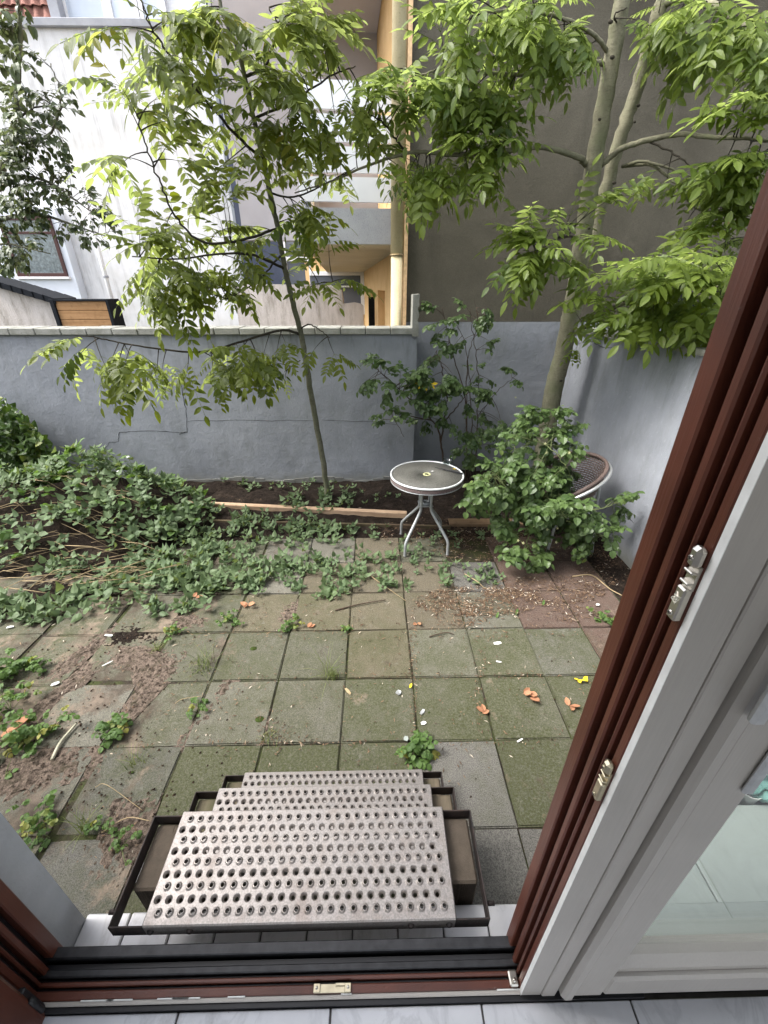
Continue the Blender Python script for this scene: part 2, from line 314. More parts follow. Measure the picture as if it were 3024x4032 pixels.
MT = dict(
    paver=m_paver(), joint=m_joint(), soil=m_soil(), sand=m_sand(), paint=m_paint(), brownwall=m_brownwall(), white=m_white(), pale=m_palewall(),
    coping=m_concrete('lichened_concrete', (.19, .19, .165), (.31, .31, .285), 9), slab=m_concrete('balcony_concrete', (.30, .31, .34), (.40, .41, .44), 3),
    soffit=m_concrete('grubby_soffit', (.44, .41, .35), (.54, .51, .44), 2), tread=m_metal_tread(), steel=m_steel(), endgrain=m_endgrain(),
    block=m_wood('weathered_block', (.075, .060, .042), (.145, .120, .085), 1, 9, .5), beam=m_wood('planed_timber', (.34, .225, .14), (.50, .36, .25), 0),
    board=m_wood('dark_edging_board', (.045, .032, .022), (.11, .078, .05), 0, 9, .3), deck=m_wood('ribbed_deck_board', (.12, .078, .045), (.22, .15, .09), 0),
    ash=leaf_mat('ash_leaf', (.058, .094, .020), (.135, .168, .030), (.34, .29, .04), .60, .42, .4, back=(.17, .21, .09), spots=True),
    ash2=leaf_mat('bright_ash_leaf', (.066, .114, .026), (.152, .205, .038), (.28, .27, .05), .56, .42, .4, back=(.18, .23, .10), spots=True),
    lilac=leaf_mat('lilac_leaf', (.020, .036, .012), (.060, .085, .024), (.20, .17, .03), .25, .4, .4, back=(.10, .12, .06)),
    rose=leaf_mat('rose_leaf', (.030, .062, .020), (.092, .145, .044), (.16, .20, .05), .28, .42, .38, back=(.11, .15, .09)),
    nettle=leaf_mat('dead_nettle_leaf', (.040, .076, .024), (.140, .185, .066), (.26, .25, .08), .25, .55, .3, back=(.10, .15, .08)),
    ivy=leaf_mat('ivy_leaf', (.020, .048, .012), (.075, .13, .028), (.22, .24, .05), .25, .4, .4),
    weed=leaf_mat('weed_leaf', (.04, .085, .02), (.10, .17, .045), (.28, .26, .06), .3, .55, .3),
    grass=leaf_mat('grass_blade', (.05, .08, .02), (.15, .18, .06), (.34, .29, .15), .3, .6, .3),
    bark_young=m_bark('young_ash_bark', (.085, .085, .058), (.165, .16, .115), (.115, .125, .07)), bark=m_bark('ash_bark', (.13, .125, .085), (.25, .235, .165), (.15, .165, .09)),
    twig=plain('dark_twig', (.035, .030, .022), .85, .2), cane=plain('green_cane', (.10, .125, .045), .6, .3), canebrown=plain('brown_cane', (.06, .042, .03), .8, .2),
    stem=plain('dry_stem', (.28, .215, .125), .85, .2, var=.5, sc=8), pvcbrown=m_pvc('brown_frame', (.095, .028, .016), .38, .2), pvcwhite=m_pvc('white_frame', (.385, .36, .33), .35, .04),
    black=plain('black_seal', (.014, .014, .016), .45, .4), alu=plain('brushed_aluminium', (.50, .51, .51), .38, .5, .7, .12, 60), darkalu=plain('dark_anodised_rail', (.026, .026, .028), .45, .4, .3, .5, 40),
    brass=plain('brass_striker', (.42, .37, .26), .3, .5, .85), nickel=plain('nickel_striker', (.50, .47, .42), .28, .5, .9), screw=plain('screw_slot', (.05, .045, .04), .5),
    tile=m_tile('marbled_floor_tile', (.50, .51, .54), (.60, .61, .64), (.40, .41, .44)), silltile=m_tile('grubby_sill_tile', (.46, .455, .465), (.56, .555, .565), (.40, .39, .38)),
    grout=plain('grey_grout', (.10, .095, .09), .95), plaster=plain('grey_plaster_reveal', (.44, .455, .47), .8, .2, 0, .08, 14, .002), roomwall=plain('room_plaster', (.62, .60, .57), .9, .1, 0, .05),
    glass=m_glass('window_glass', (.93, .96, .95)), tableglass=None, wicker=plain('brown_wicker', (.115, .082, .072), .55, .35, 0, .4, 90), wickerband=plain('mottled_wicker_band', (.13, .092, .086), .5, .35, 0, .6, 150),
    tablealu=plain('white_table_rim', (.66, .68, .68), .35, .5, .2, .08), tubegrey=plain('grey_tube', (.36, .375, .38), .42, .45, .35, .15, 40),
    ochre=m_concrete('ochre_render', (.56, .36, .16), (.68, .47, .25), 3), trim=plain('orange_trim', (.62, .42, .24), .7), pipe=m_concrete('cream_drainpipe', (.50, .42, .26), (.62, .54, .36), 4),
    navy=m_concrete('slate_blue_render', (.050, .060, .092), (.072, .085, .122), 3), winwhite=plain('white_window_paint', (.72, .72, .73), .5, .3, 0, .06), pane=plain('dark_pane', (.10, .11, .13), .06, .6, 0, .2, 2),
    skypane=plain('pale_pane', (.52, .58, .66), .05, .6, 0, .12, 1.5), winbrown=plain('brown_window_paint', (.055, .022, .02), .5), curtain=plain('net_curtain', (.20, .22, .25), .8, .1, 0, .6, 14),
    slate=plain('dark_roof_edge', (.014, .016, .020), .85, .1), redtile=plain('red_roof_tile', (.25, .125, .10), .8, .2, 0, .35, 8), panel=m_wood('tan_cladding', (.28, .155, .07), (.40, .235, .115), 0),
    bluewhite=plain('pale_blue_render', (.66, .70, .77), .85, .2, 0, .05, 3), railing=plain('white_balcony_panel', (.74, .75, .78), .6, .25, 0, .05, 4), darkfence=m_wood('black_slats', (.02, .022, .025), (.06, .062, .065), 2),
    crack=plain('crack_shadow', (.025, .025, .028), .95), stone=m_concrete('cement_footing', (.13, .13, .12), (.21, .21, .195), 9), litter=m_attr('leaf_litter', [(0.0, (.025, .015, .010)), (.5, (.105, .064, .040)), (.85, (.22, .150, .092)), (1.0, (.48, .42, .34))]),
    dryleaf=leaf_mat('dry_fallen_leaf', (.26, .115, .06), (.42, .215, .12), (.5, .36, .2), .15, .7, .2), yellow=plain('yellow_petal', (.72, .52, .03), .6, .2, 0, .25), paper=plain('white_scrap', (.66, .66, .64), .7, .2, 0, .15),
    teal=plain('teal_plastic_bag', (.15, .30, .27), .3, .5, 0, .45, 18), cardboard=plain('brown_crate', (.13, .085, .05), .85), palegreen=plain('pale_green_board', (.27, .295, .275), .55, .3, 0, .06, 4),
    bud=plain('pale_rosehip', (.50, .50, .26), .6, .3, 0, .3, 200), moss=plain('moss_cushion', (.035, .05, .012), .95, .1, 0, .5, 120, .004, 300), stonegrey=plain('grey_stone', (.25, .245, .24), .9))

# ------------------------------------------------------------------ ground, paving, beds
gm = MB(); gm.quad((-60, -30, -.0125), (60, -30, -.0125), (60, 90, -.0125), (-60, 90, -.0125))
tag(gm.build('ground', MT['joint'], fix=False), kind='structure')
paving = bpy.data.objects.new('paving', None); COL.objects.link(paving); tag(paving, kind='structure')
def paver_mesh(i):
    r = random.Random(i); bm = bmesh.new(); bmesh.ops.create_cube(bm, size=1)
    for v in bm.verts: v.co = Vector((v.co.x * .3955, v.co.y * .3955, v.co.z * .05 - .025))
    bmesh.ops.bevel(bm, geom=[e for e in bm.edges if e.verts[0].co.z > -.01 and e.verts[1].co.z > -.01], offset=.006, segments=2, affect='EDGES')
    top = [f for f in bm.faces if f.normal.z > .9]
    for v in bm.verts:
        if v.co.z < -.001: v.co.x += r.uniform(-.0015, .0015); v.co.y += r.uniform(-.0015, .0015)
    # knocked-off corner or two
    for v in bm.verts:
        if v.co.z > -.012 and abs(v.co.x) > .17 and abs(v.co.y) > .17 and r.random() < .3:
            v.co.x *= r.uniform(.975, .995); v.co.y *= r.uniform(.975, .995); v.co.z -= r.uniform(0, .003)
    me = bpy.data.meshes.new('paver'); bm.to_mesh(me); bm.free(); me.materials.append(MT['paver']); return me
PM = [paver_mesh(i) for i in range(6)]
GX, GY = -.599, 2.942
GREY, BROWN, RED, DARK = (.118, .113, .096), (.104, .090, .066), (.100, .070, .058), (.112, .108, .100)
kinds = {}
for c in range(-9, 7):
    for r_ in range(-1, 7):
        kinds[c, r_] = (GREY, .78)
for c in (-1, 0, 1, 2): kinds[c, 0] = (BROWN, .48); kinds[c, 1] = (BROWN, .70)
for c, r_ in ((0, 2), (1, 2), (-1, 1)): kinds[c, r_] = (BROWN, .68)
kinds[2, 1] = (BROWN, .50); kinds[2, 0] = (BROWN, .15); kinds[3, 1] = (GREY, .62); kinds[3, 0] = (DARK, .1)
for c, r_ in ((4, 1), (5, 1), (5, 0), (4, 0), (5, 2), (5, -1), (4, -1)): kinds[c, r_] = (RED, .32)
kinds[4, 2] = (DARK, .74); kinds[3, 2] = (GREY, .85); kinds[4, 3] = (GREY, 1.05); kinds[3, 3] = (GREY, .95); kinds[2, 2] = (GREY, .82); kinds[2, 3] = (GREY, .88); kinds[1, 3] = (GREY, .9)
kinds[2, 4] = (DARK, .45); kinds[3, 4] = (GREY, .88); kinds[2, 5] = (DARK, .05); kinds[3, 5] = (DARK, .25); kinds[4, 5] = (DARK, .3)
kinds[0, 4] = (GREY, 1.0); kinds[1, 4] = (GREY, .95); kinds[-1, 4] = (GREY, .95); kinds[-2, 4] = (DARK, .72); kinds[-3, 4] = (GREY, .60); kinds[-2, 5] = (DARK, .6); kinds[-1, 3] = (GREY, .6); kinds[0, 3] = (GREY, .72); kinds[0, 2] = (GREY, .8)
kinds[-3, 3] = (GREY, .5); kinds[-3, 5] = (GREY, .75); kinds[-1, 0] = (GREY, .35); kinds[0, -1] = (GREY, .2); kinds[-1, -1] = (GREY, .25); kinds[1, -1] = (BROWN, .2)
rp = random.Random(3)
for (c, r_), (col, moss) in sorted(kinds.items()):
    if r_ >= 6 and c > -3 and c < 4: continue
    if r_ == -1 and c > 2 and c < 4: continue
    x = GX + .4 * (c + .5); y = GY - .4 * (r_ + .5)
    left = max(0, -c - 1)
    x -= .02 * max(0, -c - 2); 
    o = bpy.data.objects.new('paver', PM[rp.randrange(6)]); COL.objects.link(o); o.parent = paving
    o.location = (x + rp.uniform(-.003, .003) - .006 * left * rp.random(), y + rp.uniform(-.003, .003) + .006 * left * rp.uniform(-1, 1), rp.uniform(-.003, .002) - (.006 * rp.random() if left else 0))
    o.rotation_euler = (R(rp.uniform(-.5, .5) * (1 + .35 * min(left, 3))), R(rp.uniform(-.5, .5) * (1 + .35 * min(left, 3))), R(rp.choice((0, 90, 180, 270)) + rp.uniform(-.4, .4) * (1 + 1.2 * left)))
    v = rp.uniform(.86, 1.12); o.color = (col[0] * v, col[1] * v, col[2] * v, max(0, moss + rp.uniform(-.07, .07)))

def height_patch(name, mat, cx, cy, rx, ry, hgt, rz=0, n=26, seed=0, parent=None, base=.0):
    """low irregular dome"""
    from mathutils import noise as mn
    vs, fs = [], []
    for j in range(n + 1):
        for i in range(n + 1):
            u, v = i / n * 2 - 1, j / n * 2 - 1
            x, y = u * rx, v * ry; c, s = math.cos(rz), math.sin(rz); X, Y = cx + x * c - y * s, cy + x * s + y * c
            w = .85 - math.sqrt(u * u + v * v) + .60 * mn.noise(Vector((X * 6 + seed, Y * 6, 0))) + .55 * mn.noise(Vector((X * 19, Y * 19, seed))) + .35 * mn.noise(Vector((X * 47, Y * 47, seed)))
            vs.append((X, Y, base + hgt * max(-.6, min(1, w * 1.1)) * (1 + .7 * mn.noise(Vector((X * 40, Y * 40, 2)))) + .006 * mn.noise(Vector((X * 75, Y * 75, seed)))))
    for j in range(n):
        for i in range(n): fs.append((j * (n + 1) + i, j * (n + 1) + i + 1, (j + 1) * (n + 1) + i + 1, (j + 1) * (n + 1) + i))
    m = MB(); m.add(vs, fs, True); return m.build(name, mat, parent, fix=False)
def G(x, y, z=0.0): return at(x, y, Z=z)
# soil bed along the back wall
from mathutils import noise as mn
def bed(x0, x1, y0, y1, nx, ny, zf):
    vs = [(x0 + (x1 - x0) * i / nx, y0 + (y1 - y0) * j / ny, zf(x0 + (x1 - x0) * i / nx, y0 + (y1 - y0) * j / ny)) for j in range(ny + 1) for i in range(nx + 1)]
    fs = [(j * (nx + 1) + i, j * (nx + 1) + i + 1, (j + 1) * (nx + 1) + i + 1, (j + 1) * (nx + 1) + i) for j in range(ny) for i in range(nx)]
    m = MB(); m.add(vs, fs, True); return m
bz = lambda x, y: (.012 + .03 * mn.noise(Vector((x * 3, y * 3, 0))) + .02 * mn.noise(Vector((x * 11, y * 11, 5)))) + min(.05, max(-.03, (y - 3.5) * .12))
tag(bed(-6, 2.09, 3.30, 4.80, 160, 34, bz).build('soil_bed', MT['soil'], fix=False), kind='structure')
bz2 = lambda x, y: .006 + .012 * mn.noise(Vector((x * 9, y * 9, 3)))
tag(bed(1.80, 2.09, .52, 3.32, 8, 70, bz2).build('soil_strip', MT['soil'], fix=False), kind='structure')
# sand and dirt washed up between the left-hand pavers
for i, (px, py, rx, ry, rz, h, mt) in enumerate((
        (560, 2590, 0.265, 0.101, -.2, .010, 'sand'), (520, 2500, 0.187, 0.094, 0, .012, 'soil'), (610, 2640, 0.125, 0.125, .6, .011, 'sand'), (545, 2760, 0.070, 0.234, -.35, .010, 'sand'),
        (200, 2760, 0.078, 0.312, -.35, .014, 'sand'), (215, 3010, 0.218, 0.125, .3, .010, 'sand'), (60, 3040, 0.195, 0.109, .3, .016, 'sand'), (335, 2560, 0.078, 0.265, -.3, .012, 'sand'),
        (1075, 2870, 0.070, 0.086, 0, .009, 'sand'), (690, 2450, 0.234, 0.070, .1, .009, 'sand'), (1140, 2400, 0.078, 0.125, 0, .008, 'sand'), (250, 2330, 0.468, 0.156, 0, .025, 'soil'), (800, 2310, 0.390, 0.094, 0, .014, 'soil'),
        (480, 3300, 0.109, 0.172, .1, .009, 'sand'), (850, 2760, .05, .3, -.3, .009, 'sand'))):
    p = G(px, py); tag(height_patch('dirt_patch', MT[mt], p.x, p.y, rx, ry, h, rz, 70, i * 3.1, base=-.0045), 'washed-up %s over the pavers' % ('sand' if mt == 'sand' else 'soil'), 'dirt', kind='stuff')

# ------------------------------------------------------------------ garden walls
WY = 4.52; wr = at(1634, 1600, Y=WY).x
gw = thing('garden_wall', 'grey painted garden wall with concrete coping behind the young tree', 'wall', (0, WY, 0))
m = MB(); m.box((-6.5, 0, -.05), (wr, .22, 1.655)); m.build('wall_face', MT['paint'], gw)
m = MB()
for i in range(60):
    x = -6.5 + i * (wr + 6.5) / 60; d = (wr + 6.5) / 60; h = .10 + .07 * mn.noise(Vector((x * 2.1, 0, 0))); t = .012 + .010 * mn.noise(Vector((x * 5, 3, 0)))
    m.box((x, -max(.004, t), -.04), (x + d * .999, .05, h))
m.build('footing', MT['stone'], gw)
xs = [wr - .02]
while xs[-1] > -6.4: xs.append(xs[-1] - .248)
for a, b in zip(xs[1:], xs):
    r2 = random.Random(int(a * 100)); m = MB(); m.box((a + .003, -.035 + r2.uniform(-.003, .003), 1.652), (b - .003, .25, 1.712 + r2.uniform(-.003, .004)), .006); m.build('coping_block', MT['coping'], gw)
def ribbon(pts, w, mat, name, parent, off):
    m = MB(); P = [Vector(p) for p in pts]
    m.tube(P, [w * random.uniform(.5, 1.2) for _ in P], 4); return m.build(name, mat, parent)
def on_wall(px): return [at(x, y, Y=WY) - Vector((0, WY, 0)) for x, y in px]
def jag(pts, n=6, amp=.006):
    out = []
    for a, b in zip(pts, pts[1:]):
        for i in range(n):
            p = a.lerp(b, i / n); out.append(p + Vector((random.uniform(-amp, amp), 0, random.uniform(-amp, amp))))
    return out + [pts[-1]]
for px, w in ((((402, 1800), (408, 1776), (428, 1742), (465, 1738), (470, 1701), (600, 1696), (700, 1704), (738, 1703), (733, 1620), (718, 1540), (700, 1470)), .0032), (((740, 1658), (900, 1655), (1235, 1657)), .0018), (((1265, 1655), (1460, 1660), (1560, 1672)), .0018), (((250, 1525), (253, 1545)), .004), (((705, 1710), (738, 1700)), .003)):
    ribbon(jag(on_wall(px)), w, MT['crack'], 'crack', gw, 0)
pier = thing('wall_pier', 'peeling white plaster stub rising at the end of the coping', 'pier', (0, WY, 0))
a = at(1627, 1158, Y=WY - .04); b = at(1650, 1325, Y=WY - .04)
m = MB(); prof = [(a.x, b.z), (b.x - .004, b.z)]
for i in range(14): prof.append((b.x - .006 - .014 * abs(math.sin(i * 2.3)) * (i in (4, 5, 8, 9)) - random.uniform(0, .004), b.z + (a.z - b.z) * (i + .5) / 14))
prof += [(b.x - .008, a.z), (a.x, a.z - .006)]
m.prism([(p[0], p[1]) for p in prof], 1, -.04, .2); m.build('stub', MT['coping'], pier)
# tall brown gable behind, grey painted at the bottom
BX = at(1612, 700, Y=4.82).x
tb = thing('brown_gable_wall', 'tall brown roughcast gable wall with a grey painted base', 'building', (0, 4.82, 0))
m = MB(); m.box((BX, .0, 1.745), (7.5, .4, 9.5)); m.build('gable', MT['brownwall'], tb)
m = MB(); m.box((BX, -.012, -.05), (7.5, .38, 1.742)); m.build('painted_base', MT['paint'], tb)
# side wall on the right
RX = 2.095
sw = thing('side_wall', 'grey painted side wall with a thin pale coping beside the chair', 'wall', (RX, 0, 0))
zt = lambda y: 1.655 + (4.8 - y) * .012
m = MB(); m.prism([(.5, -.05), (4.80, -.05), (4.80, zt(4.8)), (.5, zt(.5))], 0, 0, .18); m.build('wall_face', MT['paint'], sw)
for i in range(5):
    y0 = .5 + i * .86; y1 = y0 + .855; m = MB(); m.prism([(y0, zt(y0) + .001), (y1, zt(y1) + .001), (y1, zt(y1) + .038), (y0, zt(y0) + .038)], 0, -.03, .21); m.build('coping_slab', MT['coping'], sw)
ribbon(jag([at(x, y, X=RX) - Vector((RX, 0, 0)) for x, y in ((2450, 2022), (2480, 2040), (2510, 2075))]), .003, MT['crack'], 'crack', sw, 0)
ribbon(jag([at(x, y, X=RX) - Vector((RX, 0, 0)) for x, y in ((2280, 1352), (2330, 1345), (2380, 1368), (2420, 1365))]), .0022, MT['crack'], 'crack', sw, 0)
# dark slats beyond the side wall
fe = thing('slat_fence', 'black slatted fence glimpsed over the right-hand side wall', 'fence', (2.55, 2.6, 0))
for i in range(9):
    m = MB(); m.box((0, i * .16, 0), (.03, i * .16 + .11, 1.98 + .03 * (i % 3)), .004); m.build('slat', MT['darkfence'], fe)
m = MB(); m.box((.032, -.05, 1.2), (.07, 1.45, 1.28)); m.build('rail', MT['darkfence'], fe)

# ------------------------------------------------------------------ the neighbours' houses
YB = 14.0
def P(x, y, Y=YB): return at(x, y, Y=Y)
wb = thing('white_house', 'white rendered house wall with dark rain streaks and a rooftop window band', 'building', (0, YB, 0))
zp = P(320, 92).z; xr = P(880, 600).x; xl = -16.0
m = MB(); m.box((xl, 0, 0), (xr, .5, zp - .08)); m.build('wall', MT['white'], wb)
m = MB(); m.box((xl, -.10, zp - .08), (xr + .08, .5, zp + .06), .01); m.build('parapet', MT['slab'], wb)
# rooftop band of windows set back
zt2 = zp + 2.6
m = MB(); m.box((P(210, 50, 14.5).x, .55, zp), (xr, .9, zt2)); m.build('dormer_wall', MT['winwhite'], wb)
for a_, b_ in ((262, 420), (440, 545), (560, 650)):
    x0, x1 = P(a_, 60, 14.5).x, P(b_, 60, 14.5).x
    w = MB(); w.box((x0, .50, zp + .12), (x1, .545, zt2 - .3)); f = w.build('window', MT['skypane'], wb)
    fr = MB()
    for q0, q1 in ((x0 - .06, x0 + .05), (x1 - .05, x1 + .06)): fr.box((q0, .455, zp + .063), (q1, .548, zt2 - .25), .006)
    fr.box((x0 + .052, .46, zp + .062), (x1 - .052, .547, zp + .16)); fr.build('frame', MT['winwhite'], f)
m = MB(); m.box((P(205, 50, 14.3).x, .20, zp + .06), (P(243, 50, 14.3).x, .5, zt2)); m.build('corner_post', MT['slab'], wb)
# tiled roof glimpsed at the top left
rf = thing('tiled_roof', 'red pantile roof glimpsed at the top left above the parapet', 'roof', (0, 15.2, 0))
x0, x1 = P(95, 40, 15.2).x, P(205, 40, 15.2).x
m = MB(); m.box((x0 - 3, .12, zp - .5), (x1 + .2, .3, zt2 + 1)); m.build('roof_deck', MT['slate'], rf)
tile_m = MB(); n = 7
prof = [(i / n, .035 * math.sin(i / n * math.pi * 2)) for i in range(n + 1)]
vs = [(u * .24, -.02 - h, 0) for u, h in prof] + [(u * .24, .07 - h, .26) for u, h in prof] + [(u * .24, .01 - h, 0) for u, h in prof]
fs = [(i, i + 1, n + 2 + i, n + 1 + i) for i in range(n)] + [(i, i + 1, 2 * n + 3 + i, 2 * n + 2 + i) for i in range(n)]
tile_m.add(vs, fs, True); tme = tile_m.mesh('tile', False); tme.materials.append(MT['redtile'])
for j in range(9):
    for i in range(8):
        o = link('tile', tme, None, rf); o.location = (x1 - .24 - i * .24, .02 + j * .0, zp - .1 + j * .22)
# pale blue annex with a curtained window at the lower left
bl = thing('blue_white_annex', 'pale blue-white annex wall with a curtained brown window behind the left tree', 'building', (0, YB - .35, 0))
YA = YB - .35; xa = P(295, 1090, YA).x; za = P(200, 820, YA).z
m = MB(); m.box((xl, 0, 0), (xa, .33, za)); m.build('wall', MT['bluewhite'], bl)
x0, x1 = P(45, 970, YA).x, P(222, 970, YA).x; z0, z1 = P(130, 1075, YA).z, P(130, 868, YA).z
w = MB(); w.box((x0, -.012, z0), (x1, -.004, z1)); wo = w.build('window', MT['curtain'], bl)
f = MB()
for b_ in (((x0 - .09, z0 - .09), (x0, z1 + .09)), ((x1, z0 - .09), (x1 + .09, z1 + .09)), ((x0, z0 - .09), (x1, z0)), ((x0, z1), (x1, z1 + .09)), ((x0, (z0 + z1) / 2 + .3), (x1, (z0 + z1) / 2 + .36))):
    f.box((b_[0][0], -.05, b_[0][1]), (b_[1][0], -.002, b_[1][1]), .004)
f.build('frame', MT['winbrown'], wo); g = MB(); g.box((x0 + .002, -.03, z0 + .002), (x1 - .002, -.026, z1 - .002)); g.build('pane', MT['glass'], wo)
s_ = MB(); s_.box((x0 - .13, -.09, z0 - .15), (x1 + .13, -.001, z0 - .092), .005); s_.build('sill', MT['winwhite'], bl)
dp = thing('white_downpipe', 'slim white downpipe on the streaked white house', 'drainpipe', (0, YB - .42, 0))
pts = [P(372, 880, YB - .12), P(400, 1010, YB - .12), P(452, 1290, YB - .12)]; m = MB()
pts = [Vector((P(415, 1085, YB - .42).x, 0, .2)), Vector((P(415, 1085, YB - .42).x, 0, P(380, 600, YB - .42).z))]
m.tube(pts, .055, 10); m.build('pipe', MT['winwhite'], dp)
m = MB(); m.lathe([(.07, -.03), (.075, 0), (.07, .03)], 12, (pts[0].x, 0, P(405, 1090, YB - .42).z)); m.build('bracket', MT['slab'], dp)
# low outbuilding with dark roof edge and tan clad bay
ob = thing('low_outbuilding', 'low stucco outbuilding with a dark stepped roof edge behind the wall', 'building', (0, 8.0, 0)); YO = 8.0
a, b = P(-60, 1105, YO), P(232, 1190, YO)
m = MB(); m.prism([(a.x - 2, 0), (b.x, 0), (b.x, b.z - .03), (a.x, a.z - .03), (a.x - 2, a.z + .4)], 1, 0, .4); m.build('wall', MT['pale'], ob)
for i in range(7):
    t0, t1 = i / 7, (i + 1) / 7; p, q = a.lerp(b, t0), a.lerp(b, t1)
    m = MB(); m.prism([(p.x, p.z - .025), (q.x + .02, q.z - .025), (q.x + .02, q.z + .06), (p.x, p.z + .075)], 1, -.12, .46); m.build('roof_tile', MT['slate'], ob)
cb = thing('clad_bay', 'tan boarded bay with a dark metal frame behind the wall', 'bay', (0, 7.9, 0)); YC = 7.9
x0, x1 = P(232, 1240, YC).x, P(432, 1240, YC).x; z1 = P(330, 1183, YC).z
for i in range(8):
    m = MB(); m.box((x0, 0, z1 - .15 - i * .142), (x1, .3, z1 - .012 - i * .142), .006); m.build('board', MT['panel'], cb)
m = MB(); m.box((x0 - .07, -.03, 0), (x0 - .002, .32, z1 + .02), .004); m.box((x1 + .002, -.03, 0), (x1 + .05, .32, z1 + .02), .004); m.box((x0, -.028, z1 - .008), (x1, .32, z1 + .018)); m.build('metal_frame', MT['slate'], cb)
# slate blue building between the two
nb = thing('slate_blue_building', 'shadowed slate-blue facade with tall framed windows behind the young tree', 'building', (0, 13.4, 0)); YN = 13.4
x0, x1 = P(905, 700, YN).x, P(1190, 900, YN).x
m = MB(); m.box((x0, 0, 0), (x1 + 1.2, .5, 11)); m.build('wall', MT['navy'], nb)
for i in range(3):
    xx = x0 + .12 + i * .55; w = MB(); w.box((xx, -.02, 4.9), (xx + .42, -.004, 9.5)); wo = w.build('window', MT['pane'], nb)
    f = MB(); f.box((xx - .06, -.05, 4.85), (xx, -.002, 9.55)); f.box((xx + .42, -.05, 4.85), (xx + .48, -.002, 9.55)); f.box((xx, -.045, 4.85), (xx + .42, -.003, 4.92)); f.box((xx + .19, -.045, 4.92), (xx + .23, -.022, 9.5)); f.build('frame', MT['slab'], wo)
x0, x1 = P(1130, 1030, YN).x, P(1215, 1030, YN).x
for i in range(2):
    z0, z1 = 2.05 + i * .75, 2.7 + i * .75; w = MB(); w.box((x0, -.02, z0), (x1, -.004, z1)); wo = w.build('window', MT['pane'], nb)
    f = MB(); f.box((x0 - .05, -.05, z0 - .05), (x0, -.002, z1 + .05)); f.box((x1, -.05, z0 - .05), (x1 + .05, -.002, z1 + .05)); f.box((x0, -.045, z0 - .05), (x1, -.003, z0)); f.box((x0, -.045, z1), (x1, -.003, z1 + .05)); f.build('frame', MT['winwhite'], wo)
# ochre flank with the access gallery
of = thing('ochre_flank', 'ochre rendered house flank with doorways under a long access gallery', 'building')
fa, fb = Vector((BX - .02, 4.95, 0)), Vector((P(1437, 1200, 14).x, 13.35, 0)); fd = (fb - fa).normalized(); fn = Vector((-fd.y, fd.x, 0))   # fn points left, out of the wall
L = (fb - fa).length
def flank(s, o, z): return fa + fd * s + fn * o + Vector((0, 0, z))
def fbox(mb, s0, s1, o0, o1, z0, z1):
    mb.add([flank(s, o, z) for z in (z0, z1) for s, o in ((s0, o0), (s1, o0), (s1, o1), (s0, o1))], [(0, 1, 2, 3), (4, 5, 6, 7), (0, 1, 5, 4), (1, 2, 6, 5), (2, 3, 7, 6), (3, 0, 4, 7)]); return mb
ZS = at(1545, 965, Y=5.0).z; ZT = ZS + .30; ZU = ZS + 2.75
def sx(px, py):                                   # distance along the flank seen at a pixel
    d = at(px, py, Y=1.0) - Vector((0, 0, H)); k = (fa.x * fd.y - fa.y * fd.x) / (d.x * fd.y - d.y * fd.x); q = d * k; return (Vector((q.x, q.y, 0)) - fa).dot(fd)
doors = []
for a_, b_ in ((1488, 1516), (1452, 1470)):
    s0, s1 = sorted((sx(a_, 1150), sx(b_, 1150))); doors.append((s0, s1))
doors.sort(); cur = 0.0; m = MB(); hd = ZS - .42
for s0, s1 in doors:
    fbox(m, cur, s0, -.3, 0, -.05, ZS); fbox(m, s0, s1, -.3, 0, hd, ZS); fbox(m, s0, s1, -.3, -.22, -.05, hd); cur = s1
fbox(m, cur, L, -.3, 0, -.05, ZS); fbox(m, 0, L, -.3, 0, ZS + .001, 9.5); m.build('wall', MT['ochre'], of)
dd = MB(); fbox(dd, doors[1][0] - .35, doors[1][0] - .30, -.002, .12, 0, hd - .12); dro = dd.build('door', MT['slate'], of)
ga = MB(); a_, b_ = at(1545, 965, Z=ZS), at(1195, 980, Z=ZS); wv = (b_ - flank(0, 0, ZS)); WID = 1.02
sk = sx(1545, 965)
def gal(name, z0, z1, s0, mat, mat2):
    g = MB(); fbox(g, s0, L, .002, WID, z0 + .006, z1); o = g.build(name, mat, of); g = MB(); fbox(g, s0 + .004, L, .004, WID - .004, z0, z0 + .005); g.build('soffit', mat2, o); return o
gal('gallery_slab', ZS, ZT, .05, MT['slab'], MT['soffit']); gal('gallery_slab', ZU, ZU + .3, .05, MT['slab'], plain('grey_soffit', (.42, .40, .41), .9, .1, 0, .06, 2))
for side in range(2):
    for i in range(4):
        z0 = ZT + .05 + i * .222; g = MB()
        if side == 0: fbox(g, .06, .10, .03, WID - .02, z0, z0 + .19)
        else: fbox(g, .11, L - .5, WID - .05, WID - .01, z0, z0 + .19)
        g.build('railing_board', MT['railing'], of)
s1 = sx(1485, 150); cw = MB(); fbox(cw, s1, s1 + .2, .003, 2.2, ZT + .002, 9.5); cw.build('cross_wall', plain('mauve_grey_render', (.34, .325, .335), .9, .1, 0, .10, 2), of)
for s in (.12, 2.2, 4.4, 6.6):
    g = MB(); fbox(g, s, s + .05, WID - .11, WID - .055, ZT, ZT + .94); g.build('railing_post', MT['tubegrey'], of)
ep = MB(); y1 = 13.36; x0, x1 = P(1190, 1100, y1).x, P(1442, 1100, y1).x; ep.box((x0 + .1, y1, 0), (x1 + .3, y1 + .3, 9.5)); ep.build('end_wall', MT['ochre'], of)
x0, x1 = P(1335, 1120, y1).x, P(1420, 1120, y1).x; z0, z1 = P(1400, 1230, y1).z, P(1400, 1085, y1).z
w = MB(); w.box((x0 - .8, y1 - .03, z0), (x1, y1 - .004, z1)); wo = w.build('window', MT['pane'], of); f = MB()
